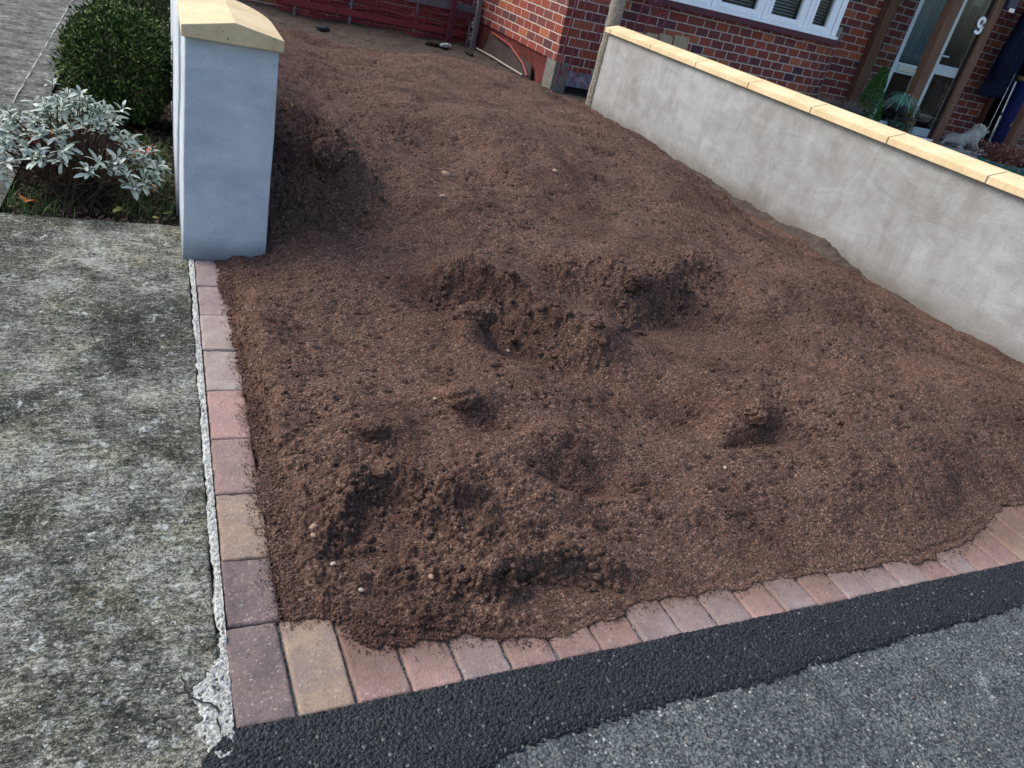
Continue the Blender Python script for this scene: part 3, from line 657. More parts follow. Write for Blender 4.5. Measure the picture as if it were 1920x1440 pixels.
def rock(c, r, seed, mat, name, label, cat, sx=1, sy=1, sz=.7, sub=4, grp=None):
    bm = bmesh.new(); bmesh.ops.create_icosphere(bm, subdivisions=sub, radius=1)
    for v in bm.verts:
        p = v.co.copy(); a = float(fbm(np.array(p.x*1.6+p.z*1.1+seed*3), np.array(p.y*1.6-p.z*.9+seed), 4, seed)); b = float(fbm(np.array(p.x*7+p.z*3), np.array(p.y*7+p.z*4), 3, seed+3))
        v.co = p*(1+a*.32+b*.20); v.co.x *= sx*r; v.co.y *= sy*r; v.co.z *= sz*r
    me = bpy.data.meshes.new('r'); bm.to_mesh(me); bm.free(); me.polygons.foreach_set('use_smooth', [True]*len(me.polygons))
    o = link(name, me, mat); o.location = c; o.rotation_euler = (0, 0, seed*1.3); tag(o, label, cat, grp); return o
GC = 'large clods on the topsoil'
for (x, y, r, s, sx, sy, sz, lab) in [(.895, 2.03, .052, 1, .8, 1.15, 1.0, 'rounded ridged clod of soil below the broken ledge in the middle of the heap'),
        (.46, 1.52, .034, 2, 1.3, .8, .9, 'flat pale clod of soil above the dark hollow near the side blocks'),
        (.60, 3.02, .075, 3, 1.3, .8, .8, 'big crumbly clod of soil overhanging the dark hollow beside the pier'),
        (1.45, 2.52, .026, 4, 1.2, 1, .7, 'small clod of soil at the start of the far ledge'),
        (1.66, 2.33, .045, 5, 1.4, .8, .9, 'wide clod of soil on the far ledge of the heap'),
        (1.60, 1.49, .042, 6, 1.4, .8, .9, 'cracked clod of soil casting a dark line, right of the middle of the heap'),
        (.73, 1.60, .036, 7, 1.2, .9, .9, 'lumpy clod of soil left of the deep dark hollow'),
        (.615, 1.045, .022, 8, 1.4, .9, .7, 'broken clod of soil above the pink front block'),
        (1.27, 1.94, .022, 9, 1.1, .8, .8, 'small clod of soil right below the end of the middle ledge'),
        (1.86, 2.0, .022, 10, 1.2, .8, .8, 'small pale clod of soil on the smooth right side of the heap')]:
    rock((x, y, bake_z(x, y)-r*.05), r, s, SOIL, 'soil_clod', lab, 'clod', sx, sy, sz, 5 if r > .03 else 4, GC)
PEB = simple('tan_pebble', (.30, .20, .14), .7, .3, .25, 60, .001); WPEB = simple('cream_pebble', (.40, .33, .25), .7, .3, .2, 60, .001)
for k, (x, y, r, m_, lab) in enumerate([(.288, 1.235, .0085, PEB, 'largest tan pebble near the side row on the coarse soil'), (.283, 1.205, .006, PEB, 'smaller tan pebble just below the largest one'),
        (.312, 1.135, .005, WPEB, 'pale pebble on the coarse soil above the buff front block'), (.50, 1.075, .006, PEB, 'tan pebble near the lower edge of the heap above the pink block'),
        (.355, 1.065, .005, WPEB, 'whitish pebble at the lower left of the heap'), (1.03, 2.02, .007, WPEB, 'cream chip lying in the shade below the broken ledge'),
        (1.18, 3.33, .018, PEB, 'tan chip on the upper part of the heap'), (1.06, 2.98, .014, PEB, 'tan chip left of the far ledge'), (1.76, 3.42, .012, PEB, 'tan chip high on the right of the heap'),
        (.66, 1.64, .005, WPEB, 'tiny cream chip left of the lumpy clod'), (1.36, 1.28, .005, WPEB, 'tiny cream chip on the smooth soil at the right'), (.80, 1.10, .006, PEB, 'tan chip by the front ledge of the soil')]):
    rock((x, y, bake_z(x, y)+r*.35), r, 20+k, m_, 'pebble', lab, 'pebble', 1.3, .9, .7, 2, 'pebbles on the topsoil')

# ------------------------------------------------------------------ the brick house
house = thing('brick_house', 'red brick house with white bay window, timber framed glass porch and white door', 'house', (5, 7.8, 0))
def wall_uv(P, z0, z1, u0=0., ns=1):
    """vertical wall along plan polyline P, with UVs in metres"""
    V = []; F = []; UV = []; u = [u0]
    for a, b in zip(P[:-1], P[1:]): u.append(u[-1]+math.hypot(b[0]-a[0], b[1]-a[1]))
    for (x, y) in P: V += [(x, y, z0), (x, y, z1)]
    me_f = []
    for i in range(len(P)-1):
        F.append((2*i, 2*i+2, 2*i+3, 2*i+1)); UV += [(u[i], z0), (u[i+1], z0), (u[i+1], z1), (u[i], z1)]
    me = mesh(V, F); ul = me.uv_layers.new(name='UVMap')
    for k, c in enumerate(UV): ul.data[k].uv = c
    return me
def thickwall(P, Q, z0, z1, u0=0):
    """wall with outer plan line P and inner line Q (same count); faces outside, inside, top and ends"""
    n = len(P); V = []; F = []; UV = []; u = [u0]
    for a, b in zip(P[:-1], P[1:]): u.append(u[-1]+math.hypot(b[0]-a[0], b[1]-a[1]))
    for (x, y) in P: V += [(x, y, z0), (x, y, z1)]
    for (x, y) in Q: V += [(x, y, z0), (x, y, z1)]
    m_ = 2*n
    for i in range(n-1):
        F.append((2*i, 2*i+2, 2*i+3, 2*i+1)); UV += [(u[i], z0), (u[i+1], z0), (u[i+1], z1), (u[i], z1)]
        F.append((m_+2*i, m_+2*i+1, m_+2*i+3, m_+2*i+2)); UV += [(u[i], z0), (u[i], z1), (u[i+1], z1), (u[i+1], z0)]
        F.append((2*i+1, 2*i+3, m_+2*i+3, m_+2*i+1)); UV += [(u[i], z1), (u[i+1], z1), (u[i+1], z1+.1), (u[i], z1+.1)]
    for i in (0, n-1):
        F.append((2*i, 2*i+1, m_+2*i+1, m_+2*i)); UV += [(0, z0), (0, z1), (.1, z1), (.1, z0)]
    me = mesh(V, F); ul = me.uv_layers.new(name='UVMap')
    for k, c in enumerate(UV): ul.data[k].uv = c
    return me
# side wall going back, bay front, curve, main wall
part('side_wall', thickwall([(3.5, 9.75), (3.5, 7.35)], [(3.72, 9.75), (3.72, 7.36)], .262, 2.9), BRK, house)
arc = [(6.40+.72*math.sin(a), 7.80-.45*math.cos(a)) for a in np.linspace(0, math.pi/2, 14)]
part('bay_wall', thickwall([(3.502, 7.349), (4.9, 7.349)], [(3.502, 7.55), (4.9, 7.55)], .20, .943), BRK, house)
bayP = [(4.9, 7.349)] + arc; part('bay_wall', thickwall(bayP, [(4.9, 7.55)] + [(6.35+.55*math.sin(a), 7.90-.35*math.cos(a)) for a in np.linspace(0, math.pi/2, 14)], -.03, .943), BRS, house)
part('bay_wall', thickwall([(3.502, 7.349), (6.9, 7.349)], [(3.502, 7.55), (6.9, 7.55)], 2.25, 2.9), BRK, house)
part('bay_wall', thickwall([(3.502, 7.3488), (3.95, 7.3488)], [(3.502, 7.55), (3.95, 7.55)], .944, 2.249), BRK, house)
part('main_wall', thickwall([(7.12, 7.80), (8.18, 7.80)], [(7.12, 8.02), (8.18, 8.02)], -.03, 2.9, .1), BRK, house)
part('main_wall', thickwall([(9.46, 7.80), (10.03, 7.80)], [(9.46, 8.02), (10.03, 8.02)], -.03, 2.9, .3), BRK, house)
part('main_wall', thickwall([(10.95, 7.80), (14, 7.80)], [(10.95, 8.02), (14, 8.02)], -.03, 2.9, .3), BRK, house)
part('main_wall', thickwall([(8.18, 7.801), (9.46, 7.801)], [(8.18, 8.02), (9.46, 8.02)], 2.12, 2.9, .3), BRK, house)
part('main_wall', thickwall([(10.03, 7.801), (10.95, 7.801)], [(10.03, 8.02), (10.95, 8.02)], 2.12, 2.9, .3), BRK, house)
part('roof', mesh([(3.2, 7.0, 2.91), (14.2, 7.0, 2.91), (14.2, 13, 4.9), (3.2, 13, 4.9), (3.2, 7.0, 2.97), (14.2, 7.0, 2.97), (14.2, 13, 4.96), (3.2, 13, 4.96)], box(0, 1, 0, 1, 0, 1)[1]), simple('roof_tile', (.13, .06, .04), .8, .2, .3, 12, .01), house)
# plinth under the corner: painted panels, concrete pier, dark gap
part('plinth', bbox(3.50, 3.66, 7.33, 7.55, -.05, .262, .004), simple('grey_plinth_render', (.15, .15, .13), .9, .2, .3, 20, .006), house)
part('plinth', bbox(3.66, 4.9, 7.345, 7.55, .055, .199, .003), simple('flaking_blue_white_paint', (.17, .19, .24), .8, .3, .7, 14, .004), house, 'flaking blue white painted plinth')
part('plinth', mesh(*box(3.66, 4.9, 7.40, 7.55, -.06, .055)), DARKIN, house)
part('plinth', mesh(*box(3.52, 3.70, 7.56, 9.75, -.06, .26)), simple('dark_red_plinth', (.10, .025, .022), .9, .2, .5, 8, .01), house)
# sill and bay window
def poly_prism(P, z0, z1, bev=.004):
    n = len(P); V = [(x, y, z0) for x, y in P]+[(x, y, z1) for x, y in P]
    F = [tuple(range(n))[::-1], tuple(range(n, 2*n))]+[(i, (i+1) % n, (i+1) % n+n, i+n) for i in range(n)]
    me = mesh(V, F); bm = bmesh.new(); bm.from_mesh(me); bmesh.ops.recalc_face_normals(bm, faces=bm.faces); bm.to_mesh(me); bm.free()
    return bmesh_bevel(me, bev) if bev else me
part('window_sill', poly_prism([(3.95, 7.27), (6.74, 7.27), (6.80, 7.31), (7.05, 7.79), (3.95, 7.79)], .944, 1.0), MAROON, house)
def quadframe(x0, x1, z0, z1, y0, y1, tl, tb):
    m_ = []
    m_ += [box(x0, x0+tl, y0, y1, z0, z1), box(x1-tl, x1, y0, y1, z0, z1), box(x0+tl, x1-tl, y0+.001, y1-.001, z0, z0+tb), box(x0+tl, x1-tl, y0+.001, y1-.001, z1-tb, z1)]
    return join(*m_)
part('window_board', poly_prism([(3.96, 7.285), (6.70, 7.285), (6.76, 7.33), (6.98, 7.79), (3.96, 7.79)], 1.001, 1.032, .003), UPVC, house)
edges = [(3.96, 4.30), (4.30, 5.02), (5.02, 5.66), (5.66, 6.22), (6.22, 6.62)]
for (a, b) in edges:
    fr = part('window', bmesh_bevel(mesh(*quadframe(a+.004, b-.004, 1.033, 2.24, 7.31, 7.37, .055, .055)), .003), UPVC, house)
    part('sash', bmesh_bevel(mesh(*quadframe(a+.062, b-.062, 1.052, 2.18, 7.298, 7.35, .035, .045)), .004), UPVC, fr)
    part('pane', mesh(*box(a+.095, b-.095, 7.325, 7.329, 1.095, 2.14)), GLASS, fr)
    sl_ = []
    for k in range(36):
        z = 1.09+k*.030; sl_.append(([(a+.06, 7.43, z), (b-.06, 7.43, z), (b-.06, 7.452, z+.016), (a+.06, 7.452, z+.016), (a+.06, 7.43, z-.002), (b-.06, 7.43, z-.002), (b-.06, 7.452, z+.014), (a+.06, 7.452, z+.014)], box(0, 1, 0, 1, 0, 1)[1]))
    part('blind', mesh(*join(*sl_)), BLIND, fr)
# return of the bay window on the right
fr = part('window', bmesh_bevel(mesh(*join(([(6.625, 7.315, 1.033), (6.70, 7.315, 1.033), (6.76, 7.40, 1.033), (6.69, 7.40, 1.033), (6.625, 7.315, 2.24), (6.70, 7.315, 2.24), (6.76, 7.40, 2.24), (6.69, 7.40, 2.24)], box(0, 1, 0, 1, 0, 1)[1]),
    ([(6.86, 7.62, 1.033), (6.93, 7.62, 1.033), (6.98, 7.79, 1.033), (6.90, 7.79, 1.033), (6.86, 7.62, 2.24), (6.93, 7.62, 2.24), (6.98, 7.79, 2.24), (6.90, 7.79, 2.24)], box(0, 1, 0, 1, 0, 1)[1]))), .003), UPVC, house, 'narrow return window at the end of the bay')
part('pane', mesh([(6.745, 7.40, 1.08), (6.92, 7.62, 1.08), (6.92, 7.62, 2.2), (6.745, 7.40, 2.2)], [(0, 1, 2, 3)]), GLASS, fr)
part('room', mesh([(3.98, 7.60, .95), (6.9, 7.60, .95), (6.9, 9.3, .95), (3.98, 9.3, .95), (3.98, 7.60, 2.3), (6.9, 7.60, 2.3), (6.9, 9.3, 2.3), (3.98, 9.3, 2.3)], [(0, 1, 2, 3), (4, 7, 6, 5), (1, 5, 6, 2), (2, 6, 7, 3), (3, 7, 4, 0)]), DARKIN, house)
part('wall_patch', poly_prism([(7.125, 7.785), (7.20, 7.785), (7.20, 7.80), (7.125, 7.80)], .96, 1.13, .003), MORTAR, house, 'pale mortar patch beside the sill')
# porch
FZ = .115
part('porch_step', bbox(7.86, 11.6, 6.86, 7.80, -.05, FZ, .006), TILE, house)
def post(x0, x1, y0, y1, lab=None): return part('porch_post', bbox(x0, x1, y0, y1, FZ-.02, 2.14, .006), WOOD, house, lab)
post(7.64, 7.78, 7.70, 7.797)
post(7.83, 7.975, 7.02, 7.12)
post(8.47, 8.585, 7.02, 7.12)
post(9.80, 9.93, 7.02, 7.12)
post(11.4, 11.5, 7.02, 7.12)
part('porch_rail', bbox(7.976, 8.469, 7.03, 7.11, FZ, FZ+.085, .004), WOOD, house)
part('porch_rail', bbox(7.976, 8.469, 7.015, 7.105, FZ+.0855, FZ+.10, .002), UPVC, house, 'pale sill strip under the front pane')
part('porch_rail', bbox(9.931, 11.4, 7.03, 7.11, FZ, FZ+.10, .004), WOOD, house)
part('porch_beam', bbox(7.6, 11.6, 7.0, 7.13, 2.142, 2.27, .005), WOOD, house)
part('porch_roof', bbox(7.5, 11.8, 6.92, 7.798, 2.272, 2.33, .01), simple('porch_felt', (.05, .05, .05), .9, .2, .2, 20, .004), house)
part('porch_pane', mesh(*box(7.99, 8.455, 7.062, 7.067, FZ+.10, 2.13)), GLASS, house)
part('porch_pane', mesh(*box(9.94, 11.39, 7.062, 7.067, FZ+.10, 2.13)), GLASS, house)
part('porch_pane', mesh([(7.775, 7.70, FZ+.02), (7.90, 7.12, FZ+.02), (7.904, 7.12, FZ+.02), (7.779, 7.70, FZ+.02), (7.775, 7.70, 2.13), (7.90, 7.12, 2.13), (7.904, 7.12, 2.13), (7.779, 7.70, 2.13)], box(0, 1, 0, 1, 0, 1)[1]), GLASS, house)
part('pane_bead', bbox(7.975, 7.989, 7.055, 7.075, FZ+.1, 2.13, .001), UPVC, house); part('pane_bead', bbox(8.456, 8.469, 7.055, 7.075, FZ+.1, 2.13, .001), BLACKM, house)
# white doors behind the porch glass
dr = part('door', bmesh_bevel(mesh(*join(quadframe(8.19, 8.86, FZ+.01, 2.11, 7.83, 7.89, .085, .10), box(8.275, 8.775, 7.832, 7.888, .80, .92))), .004), UPVC, house, 'white glazed front door with a letterbox')
part('pane', mesh(*box(8.26, 8.79, 7.857, 7.861, .90, 2.04)), GLASS, dr); part('pane', mesh(*box(8.26, 8.79, 7.857, 7.861, .20, .82)), GLASS, dr)
part('letterbox', bbox(8.30, 8.62, 7.815, 7.831, .825, .895, .004), CHROME, dr)
dr = part('door', bmesh_bevel(mesh(*join(quadframe(8.87, 9.45, FZ+.01, 2.11, 7.83, 7.89, .075, .10), box(8.945, 9.375, 7.832, 7.888, .88, 1.0))), .004), UPVC, house, 'white glazed side leaf of the front door')
part('pane', mesh(*box(8.93, 9.39, 7.857, 7.861, .99, 2.04)), GLASS, dr); part('pane', mesh(*box(8.93, 9.39, 7.857, 7.861, .20, .90)), GLASS, dr)
part('door_handle', mesh(*tube([(8.905, 7.83, 1.10), (8.905, 7.80, 1.10), (9.02, 7.80, 1.10)], .011, 8)), UPVC, dr)
cv = []
cm_ = simple('blue_grey_curtain', (.13, .19, .24), .8, .2, .15, 12, 0)
for i in range(50):
    x = 8.30+.47*i/49; y = 7.95+.018*math.sin(i*.9); cv += [(x, y, .93), (x, y, 2.08)]
part('curtain', mesh(cv, [(2*i, 2*i+2, 2*i+3, 2*i+1) for i in range(49)], True), cm_, house)
part('hallway', mesh([(8.18, 8.03, .1), (9.46, 8.03, .1), (9.46, 10, .1), (8.18, 10, .1), (8.18, 8.03, 2.12), (9.46, 8.03, 2.12), (9.46, 10, 2.12), (8.18, 10, 2.12)], [(0, 1, 2, 3), (4, 7, 6, 5), (1, 5, 6, 2), (2, 6, 7, 3), (3, 7, 4, 0)]), DARKIN, house)
part('hallway', mesh([(10.03, 8.03, .1), (10.95, 8.03, .1), (10.95, 10, .1), (10.03, 10, .1), (10.03, 8.03, 2.12), (10.95, 8.03, 2.12), (10.95, 10, 2.12), (10.03, 10, 2.12)], [(0, 1, 2, 3), (4, 7, 6, 5), (1, 5, 6, 2), (2, 6, 7, 3), (3, 7, 4, 0)]), DARKIN, house)
part('door_frame', bbox(10.03, 10.12, 7.76, 7.90, FZ, 2.11, .004), mat_wood('red_brown_timber', (.07, .018, .010), (.13, .035, .018)), house)
# house number on the glass
def ribbon(P, hw, y0, y1):
    V = []; n = len(P)
    for i, (x, z) in enumerate(P):
        a = P[max(i-1, 0)]; b = P[min(i+1, n-1)]; t_ = math.hypot(b[0]-a[0], b[1]-a[1]); nx_, nz_ = -(b[1]-a[1])/t_*hw, (b[0]-a[0])/t_*hw
        V += [(x+nx_, y0, z+nz_), (x-nx_, y0, z-nz_), (x-nx_, y1, z-nz_), (x+nx_, y1, z+nz_)]
    F = [(4*i+k, 4*i+(k+1) % 4, 4*i+4+(k+1) % 4, 4*i+4+k) for i in range(n-1) for k in range(4)] + [(0, 1, 2, 3), (4*n-1, 4*n-2, 4*n-3, 4*n-4)]
    return V, F
c9 = (8.405, 1.515); P9 = [(c9[0]+.040+.000*math.sin(a), c9[1]) for a in (0,)]
P9 = [(c9[0]+.042*math.cos(a), c9[1]+.044*math.sin(a)) for a in np.linspace(-.05, 2*math.pi-.0, 26)] + [(c9[0]+.042, c9[1]-.03), (c9[0]+.040, c9[1]-.075)] + [(c9[0]-.002+.042*math.cos(a), c9[1]-.080+.030*math.sin(a)) for a in np.linspace(-.3, -math.pi+.35, 10)]
nm_ = mesh(*ribbon(P9, .0155, 7.044, 7.058)); bm = bmesh.new(); bm.from_mesh(nm_); bmesh.ops.recalc_face_normals(bm, faces=bm.faces); bm.to_mesh(nm_); bm.free()
nm_.materials.clear(); part('house_number', nm_, simple('white_number', (.85, .87, .88), .4, .4, .02, 10, 0), house, 'white house number 9 on the porch glass')
lp = part('porch_lamp', bbox(8.60, 8.74, 6.98, 7.10, 1.70, 1.95, .01), simple('blue_black_lamp', (.01, .02, .05), .4, .5, .1, 10, 0), house)
part('lamp_sensor', bmesh_bevel(mesh(*box(8.625, 8.71, 6.96, 6.979, 1.675, 1.72)), .006), CHROME, lp)

# ------------------------------------------------------------------ back boundary: brick wall, red barrier mesh, rail
o = link('boundary_wall', thickwall([(.3, 9.85), (3.46, 9.85)], [(.3, 10.07), (3.46, 10.07)], -.05, 1.5), BRK)
tag(o, 'dark red brick wall closing the driveway behind the red barrier mesh', 'wall')
RED = simple('red_barrier_plastic', (.20, .022, .028), .6, .4, .2, 10, 0)
t = thing('barrier_mesh', 'torn red plastic barrier mesh on grey stakes in front of the brick wall', 'barrier', (2.2, 9.6, 0))
def netting():
    V = []; F = []; nx = 66; nz = 15
    def P(i, k):
        x = 1.15+2.35*i/(nx-1); s = .04*math.sin(x*4)+.02*math.sin(x*11+k*.4); top = .58+.06*math.sin(x*3.1)
        return (x, 9.60+s+.02*math.sin(k*.9), -.0+top*k/(nz-1)+.015*math.sin(x*7+k))
    def strip_(a, b, w_, ax):
        n = len(V)
        if ax == 'x': V.extend([(a[0], a[1], a[2]-w_), (b[0], b[1], b[2]-w_), (b[0], b[1], b[2]+w_), (a[0], a[1], a[2]+w_)])
        else: V.extend([(a[0]-w_, a[1], a[2]), (a[0]+w_, a[1], a[2]), (b[0]+w_, b[1], b[2]), (b[0]-w_, b[1], b[2])])
        F.append((n, n+1, n+2, n+3))
    for k in range(nz):
        for i in range(nx-1): strip_(P(i, k), P(i+1, k), .0065 if k % 4 else .016, 'x')
    for i in range(nx):
        for k in range(nz-1): strip_(P(i, k), P(i, k+1), .005, 'z')
    me = mesh(V, F); bm = bmesh.new(); bm.from_mesh(me); bmesh.ops.solidify(bm, geom=bm.faces[:], thickness=.003); bm.to_mesh(me); bm.free(); return me
part('netting', netting(), RED, t)
GST = simple('grey_stake', (.13, .12, .13), .8, .3, .3, 20, .003)
for x in (1.35, 1.95, 2.7, 3.36): part('stake', mesh(*tube([(x, 9.57, -.05), (x+.01, 9.57, .75)], .016, 8)), GST, t)
part('rail', bbox(2.35, 3.45, 9.545, 9.555, .33, .42, .002), GST, t); part('rail', bbox(1.2, 3.3, 9.553, 9.560, .06, .13, .002), RED, t, 'red plastic board along the foot')
t = thing('gate_stub', 'dark maroon gate stub of short posts and a grey edge beside the house corner', 'frame', (3.3, 9.3, 0))
part('post', bbox(3.05, 3.11, 9.40, 9.46, -.05, .62, .004), MAROON, t); part('post', bbox(3.33, 3.38, 9.32, 9.37, -.05, .75, .004), GST, t, 'grey corner post'); part('rail', bbox(3.111, 3.329, 9.40, 9.44, .28, .36, .003), MAROON, t)
# drop beside the house with a pale edging strip, boards and a red pipe
o = link('edging_strip', mesh(*tube([(3.38, 9.25, .012), (3.40, 8.8, .015), (3.41, 8.3, .01), (3.43, 7.9, .005)], .010, 6)), simple('pale_edging', (.30, .27, .21), .8, .3, .1, 20, 0)); tag(o, 'thin pale edging strip along the bare ground by the house side', 'edging')
t = thing('debris_board', 'dark leaning board with a red edge against the foot of the house side wall', 'board', (3.46, 8.6, 0))
part('board', mesh([(3.43, 9.2, -.02), (3.45, 7.75, -.02), (3.485, 7.85, .12), (3.49, 9.2, .21), (3.45, 9.2, -.02), (3.47, 7.75, -.02), (3.495, 7.85, .12), (3.496, 9.2, .21)], [(0, 1, 2, 3), (4, 7, 6, 5), (0, 4, 5, 1), (1, 5, 6, 2), (2, 6, 7, 3), (3, 7, 4, 0)]), simple('dark_board', (.04, .03, .028), .8, .2, .3, 10, .002), t)
part('red_edge', mesh(*tube([(3.47, 9.1, .225), (3.47, 8.5, .20), (3.455, 8.0, .10), (3.44, 7.8, .02)], .012, 6)), simple('bright_red_plastic', (.20, .03, .022), .6, .4, .1, 10, 0), t)
DEB = simple('pale_rag', (.36, .42, .40), .6, .3, .2, 20, .002)
rock((2.92, 9.0, .01), .075, 61, DEB, 'plastic_scrap', 'crumpled pale green plastic scrap on the bare ground before the barrier mesh', 'scrap', 1.4, .6, .35, 3)
rock((2.80, 9.02, -.0), .07, 63, BEDS, 'rubble', 'dark lump of rubble behind the pale plastic scrap', 'rubble', 1.8, .5, .35, 3)
rock((3.15, 8.85, -.0), .07, 64, BEDS, 'rubble', 'dark lump of rubble to the right of the plastic scrap', 'rubble', 1.8, .5, .3, 3)
rock((1.30, 7.45, .16), .045, 65, simple('dark_slate', (.02, .02, .022), .7, .3, .2, 10, .002), 'slate_piece', 'black slate piece lying at the far end of the topsoil', 'stone', 1.3, .6, .6, 3)

# ------------------------------------------------------------------ wrought iron gates
def spiral(cx, cz, r, turns, a0, y, sgn=1, n=36):
    return [(cx+r*(1-.75*k/n)*math.cos(a0+sgn*turns*2*math.pi*k/n), y, cz+r*(1-.75*k/n)*math.sin(a0+sgn*turns*2*math.pi*k/n)) for k in range(n+1)]
t = thing('iron_gate', 'maroon wrought iron gate with scrolled feet hanging left of the concrete post', 'gate', (3.4, 7.0, 0))
y = 7.02
part('gate_frame', mesh(*join(tube([(3.40, y, .10), (3.42, y, 1.3)], .009, 6), tube([(3.46, y, .95), (3.5, y, 1.3)], .007, 6))), IRON, t)
for x in (3.50, 3.60, 3.70): part('bar', mesh(*tube([(x-.005, y, .20), (x+.02, y, 1.3)], .0045, 6)), IRON, t)
for (cx, cz) in ((3.465, .215), (3.585, .185), (3.70, .155)): part('scroll', mesh(*tube(spiral(cx, cz, .052, 1.7, 1.2, y), .0042, 6)), IRON, t)
t = thing('iron_gate', 'maroon wrought iron gate with a curled arched top rising behind the coping', 'gate', (4.2, 7.0, 0))
part('gate_frame', mesh(*tube([(4.36, y, .25), (4.36, y, .72), (4.375, y, .86)] + [(4.285+.095*math.cos(a), y, .90+.105*math.sin(a)) for a in np.linspace(0, math.pi, 14)], [.011]*3+[.011-.0004*k for k in range(14)], 8), smooth=True), IRON, t)
for (a, b) in (((4.02, .30), (4.10, .98)), ((4.12, .30), (4.22, .98)), ((4.28, .45), (4.34, .80))): part('bar', mesh(*tube([(a[0], y, a[1]), (b[0], y, b[1])], .006, 6)), IRON, t)
for (cx, cz, r, a0, s) in ((4.27, .895, .062, .3, 1), (4.13, .945, .062, 2.5, -1), (4.30, .76, .035, 1., -1)): part('scroll', mesh(*tube(spiral(cx, cz, r, 1.6, a0, y, s), .0055, 6)), IRON, t)
for k, (x0, x1, zt, lab) in enumerate([(4.20, 4.31, .685, 'leftmost and shortest of three pale boards behind the coping, under the iron scroll'), (4.335, 4.47, .70, 'middle one of three pale boards behind the coping'), (4.50, 4.665, .715, 'rightmost and widest of three pale boards behind the coping')]):
    o = link('timber_board', bbox(-(x1-x0)/2, (x1-x0)/2, -.012, .012, 0, zt+.02, .003), PALEW); o.location = ((x0+x1)/2, 6.93, 0); o.rotation_euler = (R(-4), 0, 0)
    tag(o, lab, 'board', 'pale timber boards behind the coping')

# ------------------------------------------------------------------ foliage helpers
def leaves(P, Nn, L, Wd, curl=.2, seed=0, segs=3):
    """P leaf bases, Nn leaf directions (unit); builds pointed leaves with real outline"""
    rg = np.random.default_rng(seed); n = len(P); P = np.asarray(P); D = np.asarray(Nn); D = D/np.linalg.norm(D, axis=1, keepdims=True)
    up = rg.normal(0, .35, (n, 3)) + np.array([0, 0, 1.]); S = np.cross(D, up); S /= np.linalg.norm(S, axis=1, keepdims=True)+1e-9; U = np.cross(S, D)
    L = np.broadcast_to(L, (n,)); Wd = np.broadcast_to(Wd, (n,))
    prof = [(0, .10), (.22, .62), (.5, 1.0), (.8, .82), (.95, .40), (1, .05)] if segs == 4 else [(0, .15), (.45, 1), (1, .05)]
    rows = []
    for (t_, w_) in prof:
        c = P + D*(L*t_)[:, None] - U*(L*curl*t_*t_)[:, None]
        rows.append(c - S*(Wd*w_*.5)[:, None] + U*(Wd*w_*.16)[:, None]); rows.append(c); rows.append(c + S*(Wd*w_*.5)[:, None] + U*(Wd*w_*.16)[:, None])
    V = np.stack(rows, 1); k = len(rows); F = []
    for r in range(len(prof)-1):
        for c in range(2): F.append((3*r+c, 3*r+c+1, 3*r+c+4, 3*r+c+3))
    F = (np.array(F)[None] + (np.arange(n)*k)[:, None, None]).reshape(-1, 4)
    return V.reshape(-1, 3), F
def blades(n, xf, Lr, Wr, lean, seed, nseg=4, droop=.35):
    rg = np.random.default_rng(seed); B = xf(rg, n); a = rg.uniform(0, 6.28, n); L = rg.uniform(*Lr, n); W_ = rg.uniform(*Wr, n); ln = rg.uniform(*lean, n)
    d = np.stack([np.cos(a), np.sin(a), 0*a], -1); s = np.stack([-np.sin(a), np.cos(a), 0*a], -1); rows = []
    for k in range(nseg+1):
        t_ = k/nseg; c = B + d*(L*ln*t_*t_)[:, None] + np.array([0, 0, 1.])*(L*(t_-ln*droop*t_*t_*t_))[:, None]; w_ = W_*(1-t_*.92)*.5
        rows += [c-s*w_[:, None], c+s*w_[:, None]]
    V = np.stack(rows, 1); F = np.array([(2*k, 2*k+1, 2*k+3, 2*k+2) for k in range(nseg)]); F = (F[None]+(np.arange(n)*len(rows))[:, None, None]).reshape(-1, 4)
    return mesh(V.reshape(-1, 3), F, True)
# ------------------------------------------------------------------ box shrubs
BOXL = mat_leaf('box_leaf', (.008, .024, .008), (.030, .070, .015), (.18, .24, .055), .55, sc_=7, spec=.2)
BARK = simple('brown_twig', (.06, .042, .03), .9, .2, .3, 40, .002)
def box_shrub(c, rx, ry, rz, n, seed, label):
    t = thing('box_shrub', label, 'shrub', (c[0], c[1], 0), 'box shrubs in the planting bed')
    rg = np.random.default_rng(seed); d = rg.normal(0, 1, (n, 3)); d /= np.linalg.norm(d, axis=1, keepdims=True)
    lob = 1 + .11*vnoise(d[:, 0]*3.1+seed, d[:, 1]*3.1+d[:, 2]*2.7, seed)*2 + .07*vnoise(d[:, 0]*9, d[:, 1]*9+d[:, 2]*8, seed+3)*2
    rr = lob*(1-.30*rg.random(n)**1.8)
    P = np.array(c)+d*rr[:, None]*np.array([rx, ry, rz]); P = P[P[:, 2] > .0]; d = d[:len(P)] if len(d) == len(P) else (P-np.array(c))/np.array([rx, ry, rz])
    D = d + rg.normal(0, .75, P.shape) + np.array([0, 0, .35])
    V, F = leaves(P, D, rg.uniform(.014, .029, len(P)), rg.uniform(.008, .015, len(P)), .15, seed)
    part('foliage', mesh(V, F, False), BOXL, t)
    tw = []
    for k in range(60):
        a = rg.normal(0, 1, 3); a[2] = abs(a[2])+.3; a /= np.linalg.norm(a); e = np.array(c)+a*np.array([rx, ry, rz])*.95
        tw.append(tube([(c[0]+rg.normal(0, .02), c[1]+rg.normal(0, .02), -.03), tuple((np.array(c)+np.array([0, 0, -rz*.3])+e)/2), tuple(e)], [.006, .004, .0015], 5, False))
    part('stem', mesh(*join(*tw)), BARK, t)
